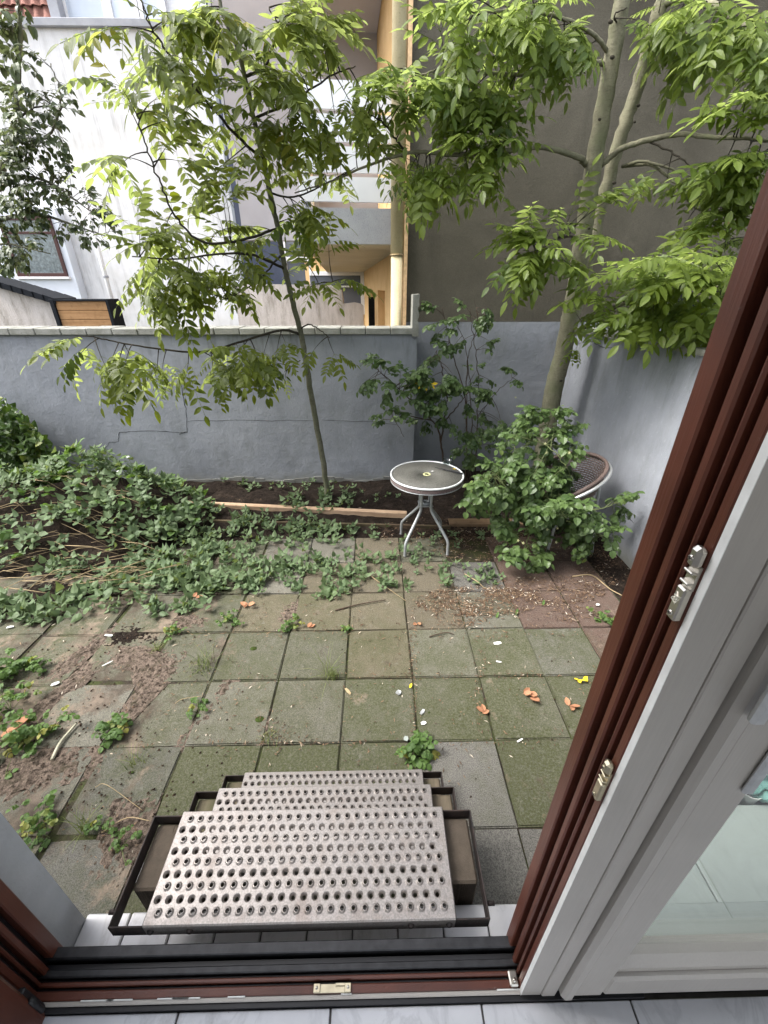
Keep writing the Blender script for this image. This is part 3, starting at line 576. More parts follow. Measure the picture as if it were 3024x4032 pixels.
f.box((x1, y1 - .09, z0 - .05), (x1 + .11, y1 - .002, z1 + .1)); f.box((x0 - .8, y1 - .088, z1), (x1, y1 - .002, z1 + .1)); zz = P(1400, 1128, y1).z; f.box((x0 - 1.2, y1 - .16, zz - .02), (x1 + .16, y1 - .1, zz + .02)); f.build('frame', MT['winwhite'], wo)
tr = thing('corner_trim', 'orange corner trim strip where the brown gable ends', 'trim', (BX, 4.79, 0))
m = MB(); m.box((-.085, 0, 0), (-.045, .1, 9.4)); m.box((-.04, -.015, 0), (-.004, .1, 9.4)); m.build('strip', MT['trim'], tr)
yp = thing('cream_drainpipe', 'thick cream drainpipe on the corner of the ochre house', 'drainpipe', (at(1565, 1000, Y=4.83).x, 4.83, 0))
m = MB(); zj = at(1565, 1005, Y=4.83).z; m.tube([(0, 0, 0), (0, 0, zj)], .063, 20); m.build('pipe', MT['pipe'], yp); m = MB(); m.tube([(0, 0, zj + .002), (0, 0, 9)], .068, 20); m.build('pipe', MT['pipe'], yp)
m = MB(); m.lathe([(.064, -.006), (.0735, -.004), (.0735, .006), (.064, .008)], 20, (0, 0, zj)); m.build('joint_ring', MT['stem'], yp)
# pale yard wall beyond the garden wall
pw = thing('pale_yard_wall', 'pale weathered stucco yard wall below the gallery', 'wall', (0, 8.6, 0)); YW = 8.6
x0, xm, x1 = P(930, 1200, YW).x, P(1352, 1200, YW).x, P(1430, 1200, YW).x
m = MB(); zl = P(1250, 1122, YW).z; zr = P(1400, 1196, YW).z
m.prism([(x0, 0), (xm, 0), (xm, zr + .05), (xm - .02, zl - .08), (xm - .3, zl), (x0, zl + .02)], 1, 0, .2); m.build('wall_face', MT['pale'], pw)
m = MB(); m.prism([(xm + .004, 0), (x1, 0), (x1, zr - .04), (x1 - .05, zr), (xm + .2, zr + .02), (xm + .004, zr)], 1, -.01, .19); m.build('low_section', MT['pale'], pw)

# ------------------------------------------------------------------ our house: floor, walls, door frame
ZF = .575                                          # room floor
fl = bpy.data.objects.new('room_floor', None); COL.objects.link(fl); tag(fl, kind='structure')
m = MB(); m.box((-4, -5, ZF - .1), (4, .326, ZF - .006)); m.build('screed', MT['grout'], fl)
tm = MB(); tm.box((-.1745, -.1745, -.0125), (.1745, .1745, 0), .0015); tme = tm.mesh('floor_tile'); tme.materials.append(MT['tile'])
fx = at(1303, 3965, Z=ZF).x
for i in range(-7, 8):
    for j in range(5):
        o = link('floor_tile', tme, None, fl); o.location = (fx + (i + .5) * .354, .318 - .1745 - j * .354, ZF)
hw = thing('own_house', 'rendered house wall around the garden door', 'building', (0, 0, 0))
YI, YO2 = .336, .522
XL, XR, ZH = -.845, 1.95, 2.95
m = MB()
m.box((-6.5, YI, -.05), (XL, YO2, 3.5)); m.box((XR, YI, -.05), (RX + .6, YO2, 3.5)); m.box((XL, YI + .001, ZH), (XR, YO2 - .001, 3.5)); m.box((XL, YI + .002, -.05), (XR, YO2 - .03, .452)); m.build('wall', MT['plaster'], hw)  # unseen upper wall kept low to let more sky light into the garden
sh = thing('room_shell', 'plain plastered room behind the camera', 'room')
m = MB(); m.box((-3.2, -2.6, ZF), (-3.1, YI - .002, 3.2)); m.box((3.1, -2.6, ZF), (3.2, YI - .002, 3.2)); m.build('side_wall', MT['roomwall'], sh)
m = MB(); m.box((-3.2, -2.6, 3.2), (3.2, YI - .002, 3.3)); m.build('ceiling', MT['roomwall'], sh)
m = MB(); m.box((-3.2, -2.8, ZF), (-3.0, -2.601, 3.3)); m.box((3.0, -2.8, ZF), (3.2, -2.601, 3.3)); m.box((-3.0, -2.8, 3.05), (3.0, -2.601, 3.3)); m.build('rear_wall', MT['roomwall'], sh)  # unseen rear left open, room kept shallow, to let daylight onto the frame
# outside sill of pale tiles
sl_ = thing('door_sill', 'pale tiled sill below the steps outside the threshold', 'sill', (0, 0, 0))
m = MB(); m.box((XL + .002, .34, .30), (XR - .002, YO2 + .004, .460)); m.build('sill_bed', MT['grout'], sl_)
stl = MB(); stl.box((-.0615, -.098, -.012), (.0615, .098, 0), .003); stme = stl.mesh('sill_tile'); stme.materials.append(MT['silltile'])
m = MB(); m.box((.436, .352, .462), (XR - .004, .524, .478), .004); m.build('sill_slab', MT['palegreen'], sl_)
for i in range(10):
    o = link('sill_tile', stme, None, sl_); o.location = (-.845 + .064 + i * .1275, .434, .474 + random.uniform(-.001, .001)); o.rotation_euler.z = R(random.choice((0, 180)) + random.uniform(-.4, .4))
# door frame: the same rebated profile on three sides
df = thing('door_frame', 'brown door frame with grooved rebate and white room side', 'door frame')
LIP_R, LIP_L, LIP_Z = .322, -.806, .612
prof = [(.404, .432, 0.000, 'pvcbrown'), (.390, .4035, .020, 'black'), (.376, .3895, .002, 'pvcbrown'), (.366, .3755, .020, 'black'), (.359, .3655, .004, 'pvcbrown'), (.3525, .3585, .016, 'black'), (.3365, .352, .006, 'pvcbrown')]
bot = [(.402, .424, 0.000, 'darkalu'), (.386, .3975, .022, 'black'), (.372, .3855, .008, 'darkalu'), (.3665, .3715, .024, 'black'), (.358, .366, .014, 'pvcbrown'), (.3535, .3575, .027, 'black'), (.3365, .353, .020, 'pvcbrown')]
nm = {'pvcbrown': 'frame_ridge', 'black': 'seal_groove', 'darkalu': 'threshold_rail'}
for y0, y1, d, mt in prof:
    m = MB(); m.box((LIP_R + d, y0, .585), (LIP_R + .088, y1, ZH), .0025 if mt != 'black' else 0); m.build(nm[mt], MT[mt], df)
    m = MB(); m.box((LIP_L - .105, y0, .585), (LIP_L - d, y1, ZH), .0025 if mt != 'black' else 0); m.build(nm[mt], MT[mt], df)
for y0, y1, d, mt in bot:
    m = MB(); m.box((LIP_L - .04, y0 + .0002, .476), (LIP_R + .05, y1 - .0002, LIP_Z - d), .002 if mt != 'black' else 0); m.build(nm[mt], MT[mt], df)
m = MB(); m.box((LIP_R + .0075, .328, .578), (LIP_R + .056, .336, ZH), .002); m.box((LIP_R + .0562, .3255, .578), (LIP_R + .089, .336, ZH), .002); m.build('white_face', MT['pvcwhite'], df)
m = MB(); m.box((LIP_R + .0072, .3272, .578), (LIP_R + .0082, .337, ZH)); m.build('chipped_edge', MT['paper'], df)
m = MB(); m.box((LIP_L - .025, .328, ZF + .012), (LIP_R + .0072, .3362, LIP_Z - .0215), .0015); m.build('white_face', MT['pvcwhite'], df)
for i in range(7):
    x = random.uniform(LIP_L, LIP_R); m = MB(); m.box((x, .3345, LIP_Z - .0212), (x + random.uniform(.02, .09), .3372, LIP_Z - .0192), .0005); m.build('chipped_edge', MT['paper'], df)
m = MB(); m.box((LIP_L - .02, .3195, ZF - .006), (LIP_R + .3, .3335, ZF + .010)); m.build('floor_gap_shade', MT['black'], df)  # black strip standing in for the shadow in the floor gap
# hinge corner bits at the right end of the threshold
m = MB(); m.box((LIP_R - .016, .338, LIP_Z - .018), (LIP_R + .005, .366, LIP_Z - .006), .003); m.lathe([(.004, 0), (.004, .012), (.0001, .012)], 12, (LIP_R - .006, .346, LIP_Z - .008)); m.build('corner_bracket', MT['nickel'], df)
# striker plates
def striker(z0, z1, mat, letters=False):
    h = z1 - z0; x1 = LIP_R + .0065
    m = MB(); m.box((x1 - .010, .338, z0), (x1 - .0005, .3515, z0 + h * .46), .002); m.box((x1 - .012, .338, z0 + h * .74), (x1 - .0005, .352, z1), .004); m.box((x1 - .004, .339, z0 + h * .44), (x1 - .0004, .352, z0 + h * .76))
    for q in (.51, .655): m.box((x1 - .010, .339, z0 + h * q), (x1 - .003, .352, z0 + h * (q + .035)), .001)
    p = m.build('striker_plate', mat, df)
    for q in (.09, .86):
        w = MB(); M_ = Matrix.Translation((x1 - .0105 - .002 * (q > .5), .345, z0 + h * q)) @ Matrix.Rotation(R(-90), 4, 'Y')
        w.lathe([(.0001, .0012), (.003, .0012), (.0035, 0)], 12, M=M_); s = w.build('screw', mat, p)
        w = MB(); w.box((x1 - .0125 - .002 * (q > .5), .3445, z0 + h * q - .002), (x1 - .0116 - .002 * (q > .5), .3455, z0 + h * q + .002)); w.box((x1 - .0126 - .002 * (q > .5), .343, z0 + h * q - .0005), (x1 - .0117 - .002 * (q > .5), .347, z0 + h * q + .0005)); w.build('slot', MT['screw'], p)
    if letters:
        cu = bpy.data.curves.new('letters', 'FONT'); cu.body = 'BK'; cu.size = .012; cu.extrude = .0004; cu.align_x = 'CENTER'; cu.align_y = 'CENTER'
        tmp = bpy.data.objects.new('t', cu); COL.objects.link(tmp); dg = bpy.context.evaluated_depsgraph_get(); me = bpy.data.meshes.new_from_object(tmp.evaluated_get(dg)); bpy.data.objects.remove(tmp)
        me.materials.clear(); me.materials.append(plain('raised_letters', (.75, .73, .68), .3, .5, .7)); o = bpy.data.objects.new('letters', me); COL.objects.link(o); o.parent = p
        o.matrix_local = Matrix.Translation((x1 - .0104, .345, z0 + h * .30)) @ Matrix(((0, 0, -1, 0), (-.34, .94, 0, 0), (.94, .34, 0, 0), (0, 0, 0, 1)))
striker(1.742, 1.835, MT['nickel'], True); striker(1.392, 1.478, MT['brass'])
px = at(1312, 3872, Z=.595).x; m = MB()
m.box((px - .045, .3375, LIP_Z - .0195), (px + .042, .3525, LIP_Z - .0165), .001); m.box((px - .046, .3375, LIP_Z - .0165), (px - .030, .3525, LIP_Z - .012), .001); m.box((px + .028, .3375, LIP_Z - .0165), (px + .043, .3525, LIP_Z - .012), .001); m.box((px + .006, .348, LIP_Z - .0165), (px + .03, .3522, LIP_Z - .013)); p = m.build('striker_plate', MT['brass'], df)
for q in (px - .038, px + .036):
    w = MB(); w.lathe([(.0001, .001), (.003, .001), (.0035, 0)], 10, (q, .345, LIP_Z - .012)); w.build('screw', MT['nickel'], p)
# closed leaf beside the opening
lf = thing('closed_door_leaf', 'closed white glazed door leaf beside the opening at the right', 'door', (LIP_R + .0915, .322, 0))
LW = 1.02; LB, LT = .612, 2.93; ST = .098
m = MB(); m.box((0, -.012, LB), (.03, .07, LT), .008); m.box((.0305, -.004, LB + .0005), (ST, .07, LT), .004); m.build('stile', MT['pvcwhite'], lf)
m = MB(); m.box((LW - ST, -.004, LB), (LW, .07, LT), .006); m.build('stile', MT['pvcwhite'], lf)
m = MB(); m.box((ST + .0005, -.0035, LB + .001), (LW - ST - .0005, .069, LB + .095), .006); m.build('bottom_rail', MT['pvcwhite'], lf)
m = MB(); m.box((ST + .0005, -.0035, LT - .1), (LW - ST - .0005, .069, LT), .006); m.build('top_rail', MT['pvcwhite'], lf)
m = MB(); m.prism([(.010, LB + .096), (.045, LB + .096), (.045, LB + .125), (.03, LB + .122), (.012, LB + .106)], 0, ST + .001, LW - ST - .001); m.build('glazing_bead', MT['pvcwhite'], lf)
m = MB(); m.prism([(ST + .0006, .010), (ST + .0006, .045), (ST + .024, .045), (ST + .020, .03), (ST + .006, .012)], 2, LB + .096, LT - .1); m.build('glazing_bead', MT['pvcwhite'], lf)
m = MB(); m.box((ST + .002, .047, LB + .05), (LW - ST - .002, .053, LT - .06)); m.build('pane', MT['glass'], lf)
m = MB(); m.box((.003, .02, LB - .03), (LW, .06, LB - .004)); m.build('bottom_seal', MT['black'], lf)
hz = MB(); hx = .050; hz.box((hx + .028, -.012, 1.455), (hx + .044, -.0045, 1.80), .003); ho = hz.build('handle_plate', MT['alu'], lf)
hz = MB(); hz.tube([(.012, -.011, 1.765), (.012, -.02, 1.765)], .008, 10); hz.box((.002, -.030, 1.628), (.020, -.019, 1.775), .004); hz.build('lever', MT['alu'], ho)
# open leaf folded into the room on the left
ol = thing('open_door_leaf', 'dark brown door leaf swung open into the room at bottom left', 'door', (LIP_L - .005, .318, 0), R(2.5))
m = MB(); m.box((-.04, -.10, ZF + .018), (.045, -.002, 2.9), .006); m.build('stile', MT['pvcbrown'], ol)
m = MB(); m.box((-.035, -.80, ZF + .018), (.04, -.101, ZF + .12), .006); m.build('bottom_rail', MT['pvcbrown'], ol)
m = MB(); m.box((-.04, -.90, ZF + .018), (.045, -.801, 2.9), .006); m.build('stile', MT['pvcbrown'], ol); m = MB(); m.box((-.035, -.80, 2.8), (.04, -.101, 2.9), .006); m.build('top_rail', MT['pvcbrown'], ol)
m = MB(); m.box((-.002, -.80, ZF + .12), (.004, -.101, 2.8)); m.build('pane', MT['glass'], ol)
m = MB(); m.box((.020, -.002, ZF + .02), (.034, .012, ZF + .14), .003); m.tube([(.046, -.004, ZF + .05), (.046, -.004, ZF + .12)], .006, 8); m.build('hinge', MT['black'], ol)

# ------------------------------------------------------------------ metal steps
st = thing('metal_steps', 'three perforated metal treads on dark steel frames and wooden posts before the door', 'steps', (-.207, .585, 0))
def tread_mesh():
    """800 x 262 mm plate with nine staggered rows of formed holes"""
    W_, D_ = .80, .262; rows = 9; ncol = 26; px_, py_ = .0298, .0272; x0 = -W_ / 2 + .019; y0 = -D_ / 2 + .0235
    V, Q = [], []; N = 16
    def cell(cx, cy, xa, xb, ya, yb, up):
        b = len(V)
        sq = []
        for i in range(N):
            a = 2 * math.pi * i / N; c, s = math.cos(a), math.sin(a); k = 1 / max(abs(c), abs(s)); ux, uy = c * k, s * k
            sq.append((cx + (ux * (xb - cx) if ux > 0 else ux * (cx - xa)), cy + (uy * (yb - cy) if uy > 0 else uy * (cy - ya)), 0))
        rings = [sq]
        prof = [(.0108, 0), (.0090, .0010), (.0068, .0044), (.0056, .0046), (.0050, .0022), (.0050, -.006)] if up else [(.0102, 0), (.0086, -.0014), (.0062, -.0052), (.0047, -.0085)]
        for r, z in prof: rings.append([(cx + r * math.cos(2 * math.pi * i / N), cy + r * math.sin(2 * math.pi * i / N), z) for i in range(N)])
        for rg in rings: V.extend(rg)
        for k in range(len(rings) - 1):
            for i in range(N): j = (i + 1) % N; Q.append((b + k * N + i, b + k * N + j, b + (k + 1) * N + j, b + (k + 1) * N + i))
    def rect(xa, xb, ya, yb): b = len(V); V.extend([(xa, ya, 0), (xb, ya, 0), (xb, yb, 0), (xa, yb, 0)]); Q.append((b, b + 1, b + 2, b + 3))
    rect(-W_ / 2, W_ / 2, -D_ / 2, y0 - py_ / 2); rect(-W_ / 2, W_ / 2, y0 + (rows - .5) * py_, D_ / 2)
    for r in range(rows):
        up = r % 2 == 0; off = 0 if up else -.0075; n = ncol if up else ncol; cy = y0 + r * py_; ya, yb = cy - py_ / 2, cy + py_ / 2
        xs_ = x0 + (0.010 if up else -.004)
        rect(-W_ / 2, xs_ - px_ / 2, ya, yb)
        for i in range(n):
            cx = xs_ + i * px_; cell(cx, cy, cx - px_ / 2, cx + px_ / 2, ya, yb, up)
        rect(xs_ + (n - .5) * px_, W_ / 2, ya, yb)
    # folded edges
    for (xa, ya, xb, yb) in ((-W_ / 2, -D_ / 2, W_ / 2, -D_ / 2), (W_ / 2, -D_ / 2, W_ / 2, D_ / 2), (W_ / 2, D_ / 2, -W_ / 2, D_ / 2), (-W_ / 2, D_ / 2, -W_ / 2, -D_ / 2)):
        b = len(V); ox, oy = (.003 if xa == xb and xa > 0 else -.003 if xa == xb else 0), (-.003 if ya == yb and ya < 0 else .003 if ya == yb else 0)
        dx, dy = (.003, 0) if ya == yb else (0, .003); sg = 1 if (xb - xa) + (yb - ya) > 0 else -1
        V.extend([(xa, ya, 0), (xb, yb, 0), (xb + ox, yb + oy, -.004), (xa + ox, ya + oy, -.004), (xb + ox, yb + oy, -.046), (xa + ox, ya + oy, -.046)]); Q.extend([(b, b + 1, b + 2, b + 3), (b + 3, b + 2, b + 4, b + 5)])
    m = MB(); m.add(V, Q, False); return m.mesh('tread', False)
tme = tread_mesh(); tme.materials.append(MT['tread'])
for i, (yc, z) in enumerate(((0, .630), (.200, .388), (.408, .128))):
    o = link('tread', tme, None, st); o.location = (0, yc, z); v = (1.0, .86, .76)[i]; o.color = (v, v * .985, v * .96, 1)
    for x in (-.385, -.285, .285, .385):
        b = MB(); M_ = Matrix.Translation((x, -.1345, -.026)) @ Matrix.Rotation(R(90), 4, 'X'); b.lathe([(.0001, .006), (.006, .006), (.009, 0)], 10, M=M_); b.build('bolt', MT['steel'], o)
    fr = MB(); zt_, zb = z - .008, z - .056; y0, y1 = yc - .1285, yc + .1225; xo = .487
    fr.box((-xo, y0 - .004, zb), (xo, y0, zt_), .001); fr.box((-xo, y1, zb), (xo, y1 + .004, zt_), .001)
    fr.box((-xo - .004, y0 - .004, zb - .0004), (-xo - .0002, y1 + .004, zt_ - .0004), .001); fr.box((xo + .0002, y0 - .004, zb - .0004), (xo + .004, y1 + .004, zt_ - .0004), .001)
    fo = fr.build('steel_frame', MT['steel'], st)
    for sx_ in (-1, 1):
        b = MB(); b.tube([(sx_ * (xo + .006), y0 + .035, z - .03), (sx_ * (xo + .026), y0 + .035, z - .03)], .006, 8); b.build('bolt', MT['steel'], fo)
def post(name, lo, hi, mat):
    c = Vector(((lo[0] + hi[0]) / 2, (lo[1] + hi[1]) / 2, hi[2])); m = MB(); m.box([lo[i] - c[i] for i in range(3)], [hi[i] - c[i] for i in range(3)], .006); o = m.build(name, mat, st); o.location = c; return o
for s in (-1, 1):
    xa, xb = sorted((s * .365, s * .482))
    post('post', (xa, -.045, -.02), (xb, .118, .590), MT['endgrain'])
    post('block', (xa, .122, -.02), (xb, .318, .345), MT['block'])
    post('block', (xa, .322, -.02), (xb, .526, .085), MT['block'])

# ------------------------------------------------------------------ bistro table
tc = at(1681, 1868, Z=.69); TX, TY = tc.x, tc.y
tb_ = thing('bistro_table', 'round bistro table with ribbed grey glass top and four splayed grey legs', 'table', (TX, TY, 0), R(2))
k = NT('ribbed_table_glass'); w_ = k.n('ShaderNodeTexVoronoi'); w_.inputs['Scale'].default_value = 95; k.l(k.mapped((1, .7, 1)), w_.inputs['Vector'])
col = k.mix(k.ramp(k.noise(14, 6, .7), [(.3, 0.0), (.7, 1.0)]), (.040, .039, .033), (.082, .080, .070)); col = k.mix(k.ramp(w_.outputs['Distance'], [(.1, 0.0), (.6, .6)]), col, (.13, .127, .113)); k.bump(w_.outputs['Distance'], .003); MT['tableglass'] = k.done(col, .55, .2)
m = MB(); m.lathe([(.024, .684), (.024, .690), (.2935, .690), (.2935, .684)], 64, closed=True); m.build('glass_top', MT['tableglass'], tb_)
m = MB(); m.lathe([(.2925, .682), (.2925, .694), (.295, .6965), (.302, .6965), (.306, .694), (.306, .684), (.300, .680)], 64, closed=True); m.build('rim', MT['tablealu'], tb_)
m = MB(); m.lathe([(.020, .688), (.020, .6945), (.030, .6945), (.033, .690), (.028, .6905)], 28, closed=True); m.build('parasol_ring', MT['bud'], tb_)
m = MB(); NB = 150
for t in range(2):
    for dz in (.652, .661, .670):
        pts = []
        for i in range(NB + 1):
            q = 2 * math.pi * i / NB; r = .299 + .0028 * math.cos(q * 75 + (math.pi if t else 0)); pts.append((r * math.cos(q), r * math.sin(q), dz + t * .005))
        m.tube(pts, .0032, 4, False)
m.build('wicker_band', MT['wickerband'], tb_)
m = MB(); m.lathe([(.296, .647), (.302, .645), (.304, .642), (.298, .640), (.292, .645)], 56, closed=True); m.build('lower_rim', MT['tubegrey'], tb_)
for i in range(4):
    q = R(45 + 90 * i); c, s = math.cos(q), math.sin(q); m = MB()
    pts = curve([(.16 * c, .16 * s, .676), (.085 * c, .085 * s, .665), (.062 * c, .062 * s, .62), (.060 * c, .060 * s, .50), (.062 * c, .062 * s, .395), (.085 * c, .085 * s, .345), (.22 * c, .22 * s, .185), (.258 * c, .258 * s, .125), (.262 * c, .262 * s, .05), (.263 * c, .263 * s, .006)], 5)
    m.tube(pts, .0125, 10); lg = m.build('leg', MT['tubegrey'], tb_)
    m = MB(); m.lathe([(.0001, 0), (.0145, 0), (.0145, .014), (.0126, .016)], 12, (.263 * c, .263 * s, 0)); m.build('foot', MT['stonegrey'], lg)
m = MB(); m.box((-.06, -.06, .412), (.06, .06, .420), .002); m.lathe([(.028, .40), (.032, .40), (.032, .44), (.028, .44)], 20, closed=True); m.build('leg_bracket', MT['tubegrey'], tb_)
# on the table: ashtray, stick, scraps
ap = at(1762, 1822, Z=.698); at_ = thing('glass_ashtray', 'clear round glass ashtray at the back edge of the table', 'ashtray', (ap.x, ap.y, .6985))
m = MB(); m.lathe([(.0001, 0), (.042, 0), (.047, .004), (.050, .026), (.0475, .028), (.044, .024), (.041, .007), (.0001, .006)], 32); ao = m.build('bowl', m_glass('ashtray_glass', (.82, .86, .85), .02), at_)
for i in range(4):
    q = R(45 + 90 * i); m = MB(); m.tube([(.042 * math.cos(q), .042 * math.sin(q), .0285), (.053 * math.cos(q), .053 * math.sin(q), .0285)], .004, 8); m.build('rest', ao.data.materials[0], at_)
a, b = at(1712, 1840, Z=.704), at(1822, 1865, Z=.704); m = MB(); m.tube([a, a.lerp(b, .35) , b], [.002, .005, .0065], 6); tag(m.build('dark_stick', MT['crack']), 'dark thin stick lying across the table edge', 'stick')
for (px, py, l, cat_, c) in ((1700, 1857, 'white scrap beside the parasol ring on the table', 'scrap', 'paper'), (1787, 1848, 'small yellow petal on the table top', 'petal', 'yellow')):
    p = at(px, py, Z=.696); m = MB(); m.add([(p.x - .011, p.y, .698), (p.x - .004, p.y - .008, .702), (p.x + .011, p.y - .006, .699), (p.x + .013, p.y + .004, .704), (p.x, p.y + .006, .700)], [(0, 1, 4), (1, 2, 4), (2, 3, 4)]); tag(m.build('table_scrap', MT[c]), l, cat_)

# ------------------------------------------------------------------ wicker tub chair
fA, fB, fC = G(2007, 2098), G(2165, 2226), G(2312, 2171)
cc = (fA + fC) / 2 + Vector((.03, -.03, 0)); cang = math.atan2(((fA + fB) / 2 - cc).y, ((fA + fB) / 2 - cc).x)
ch = thing('wicker_chair', 'brown wicker tub chair with aluminium frame half hidden by the rose', 'chair', (cc.x, cc.y, 0), cang)
def rim(t, k=1.0, dz=0.0):
    """t -1..1 round the back from one arm end to the other; local +x is the front"""
    q = math.pi + t * math.pi * .68; rx, ry = .27 * k, .275 * k
    z = .80 - .20 * abs(t) ** 2.2 + dz; back = -.03 * (1 - abs(t))
    return Vector((rx * math.cos(q) + back, ry * math.sin(q), z))
def shell(t, v):
    p, b = rim(t), rim(t, .80); b.z = .435; b.x += .03; q = b.lerp(p, v); return q
RIBS = 44
m = MB()
for i in range(RIBS + 1):
    t = -1 + 2 * i / RIBS; m.tube([shell(t, v) for v in (0, .33, .66, 1)], .0028, 4, False)
m.build('back_ribs', MT['wicker'], ch)
for j in range(20):
    m = MB(); v = (j + .5) / 20; pts = []
    for i in range(RIBS * 2 + 1):
        t = -1 + i / RIBS; p = shell(t, v); n = Vector((p.x, p.y, 0)).normalized(); pts.append(p + n * .0045 * math.cos(math.pi * i / 2 * 1.0 + (math.pi if j % 2 else 0)) )
    m.tube(pts, .0062, 5, False); m.build('back_strand', MT['wicker'], ch)
m = MB(); m.tube([rim(-1 + i / 24, .985, .006) for i in range(49)], .015, 8); m.build('wrapped_rim', MT['wicker'], ch)
fr = MB(); fr.tube([rim(-1 + i / 24, 1.10, -.018) for i in range(49)], .0135, 10); fr.build('arm_rail', MT['alu'], ch)
m = MB()
for i in range(22):
    x = -.22 + i * .0205; w2 = .235 * math.sqrt(max(.05, 1 - max(0, (-x - .02) / .24) ** 2)); m.tube([(x, -w2, .437 + .004 * (i % 2)), (x, -w2 / 3, .440 - .003 * (i % 2)), (x, w2 / 3, .437 + .004 * (i % 2)), (x, w2, .440)], .0095, 5)
m.build('seat', MT['wicker'], ch)
m = MB(); m.tube([(-.20, -.15, .42), (-.1, -.235, .42), (.1, -.25, .42), (.235, -.24, .42), (.25, 0, .42), (.235, .24, .42), (.1, .25, .42), (-.1, .235, .42), (-.2, .15, .42)], .012, 8); m.build('seat_frame', MT['alu'], ch)
e0, e1 = rim(-1, 1.10, -.018), rim(1, 1.10, -.018)
for e, s in ((e0, 1 if e0.y > 0 else -1), (e1, 1 if e1.y > 0 else -1)):
    m = MB(); m.tube(curve([e, e + Vector((.06, 0, -.03)), (.235, s * .245, .42), (.255, s * .25, .2), (.275, s * .255, .004)], 5), .0125, 10); m.build('leg', MT['tubegrey'], ch)
    m = MB(); m.tube(curve([(-.17, s * .20, .64), (-.175, s * .215, .42), (-.21, s * .225, .2), (-.245, s * .235, .004)], 5), .0125, 10); m.build('leg', MT['tubegrey'], ch)

# ------------------------------------------------------------------ timber, edging, sticks
def bar(name, a, b, w, h, mat, lab, cat, bev=.004, roll=0):
    a, b = Vector(a), Vector(b); d = b - a; L_ = d.length; o = MB(); o.box((0, -w / 2, 0), (L_, w / 2, h), bev); ob_ = o.build(name, mat); q = math.atan2(d.y, d.x)
    ob_.matrix_world = Matrix.Translation(a) @ Matrix.Rotation(q, 4, 'Z') @ Matrix.Rotation(-math.asin(d.z / L_), 4, 'Y') @ Matrix.Rotation(roll, 4, 'X'); return tag(ob_, lab, cat)
a, b = at(664, 1968, Z=.10), at(1602, 2016, Z=.095); bar('timber_beam', a - Vector((0, 0, .07)), b - Vector((0, 0, .06)), .055, .06, MT['beam'], 'pale planed timber beam lying in front of the young tree', 'beam', .004, R(3))
a, b = at(640, 2046, Z=.03), at(1775, 2074, Z=.03); bar('edging_board', a - Vector((0, 0, .05)), b - Vector((0, 0, .05)), .024, .062, MT['board'], 'dark weathered edging board along the soil bed', 'board', .003)
a, b = at(1768, 2050, Z=.045), at(2060, 2050, Z=.045); da = (b - a).normalized(); pn = Vector((-da.y, da.x, 0))
dk = thing('deck_board', 'ribbed brown decking board laid flat beside the table', 'board', (a.x, a.y, .012), math.atan2(da.y, da.x))
m = MB(); m.box((0, -.06, 0), ((b - a).length, .06, .022)); m.build('board', MT['deck'], dk)
for i in range(10):
    m = MB(); m.box((0, -.0595 + i * .012, .0221), ((b - a).length, -.0535 + i * .012, .027), .001); m.build('rib', MT['deck'], dk)
def stick(px, r, mat, lab, z=.008, name='stick', cat='stick'):
    pts = [at(x, y, Z=z + dz) for x, y, dz in px]; m = MB(); pts = curve(pts, 4); m.tube(pts, [r * (1 - .45 * i / len(pts)) for i in range(len(pts))], 6); return tag(m.build(name, mat), lab, cat, 'loose sticks and stalks on the ground')
stick(((1320, 2403, 0), (1420, 2378, .004), (1518, 2362, .004)), .0055, MT['canebrown'], 'dark broken twig lying on the brown pavers')
stick(((1405, 2225, .02), (1490, 2290, .01), (1598, 2366, .0)), .0032, MT['stem'], 'pale straight stalk crossing the ground cover')
stick(((1830, 2260, .02), (1880, 2290, .02), (1905, 2313, .004), (1930, 2316, .0)), .0045, MT['stem'], 'pale bent twig at the edge of the leaf litter')
stick(((1690, 2508, 0), (1712, 2500, .006), (1760, 2490, .006), (1788, 2498, 0)), .004, MT['canebrown'], 'dark forked twig on the green paver')
stick(((690, 2770, 0), (720, 2752, .004), (800, 2740, .0)), .0025, MT['stem'], 'thin pale straw on the left pavers')
stick(((205, 2990, 0), (240, 2920, .004), (300, 2850, 0)), .009, plain('bleached_stick', (.42, .40, .30), .9), 'short bleached stick on the dirt at the left', .012)
stick(((185, 2885, 0), (220, 2855, 0), (255, 2812, 0)), .004, MT['stem'], 'brown straw beside the left-hand weeds')
stick(((2255, 2270, 0), (2330, 2265, 0), (2400, 2318, 0), (2450, 2345, .004)), .006, MT['stem'], 'thin brown stick lying along the edge of the red pavers')
stick(((400, 3278, 0), (500, 3220, .01), (590, 3232, .02)), .0028, MT['stem'], 'pale dry stalk beside the steps')
stick(((375, 3100, .0), (420, 3090, .02), (560, 3190, .03)), .002, MT['stem'], 'thin drooping grass stalk left of the steps')

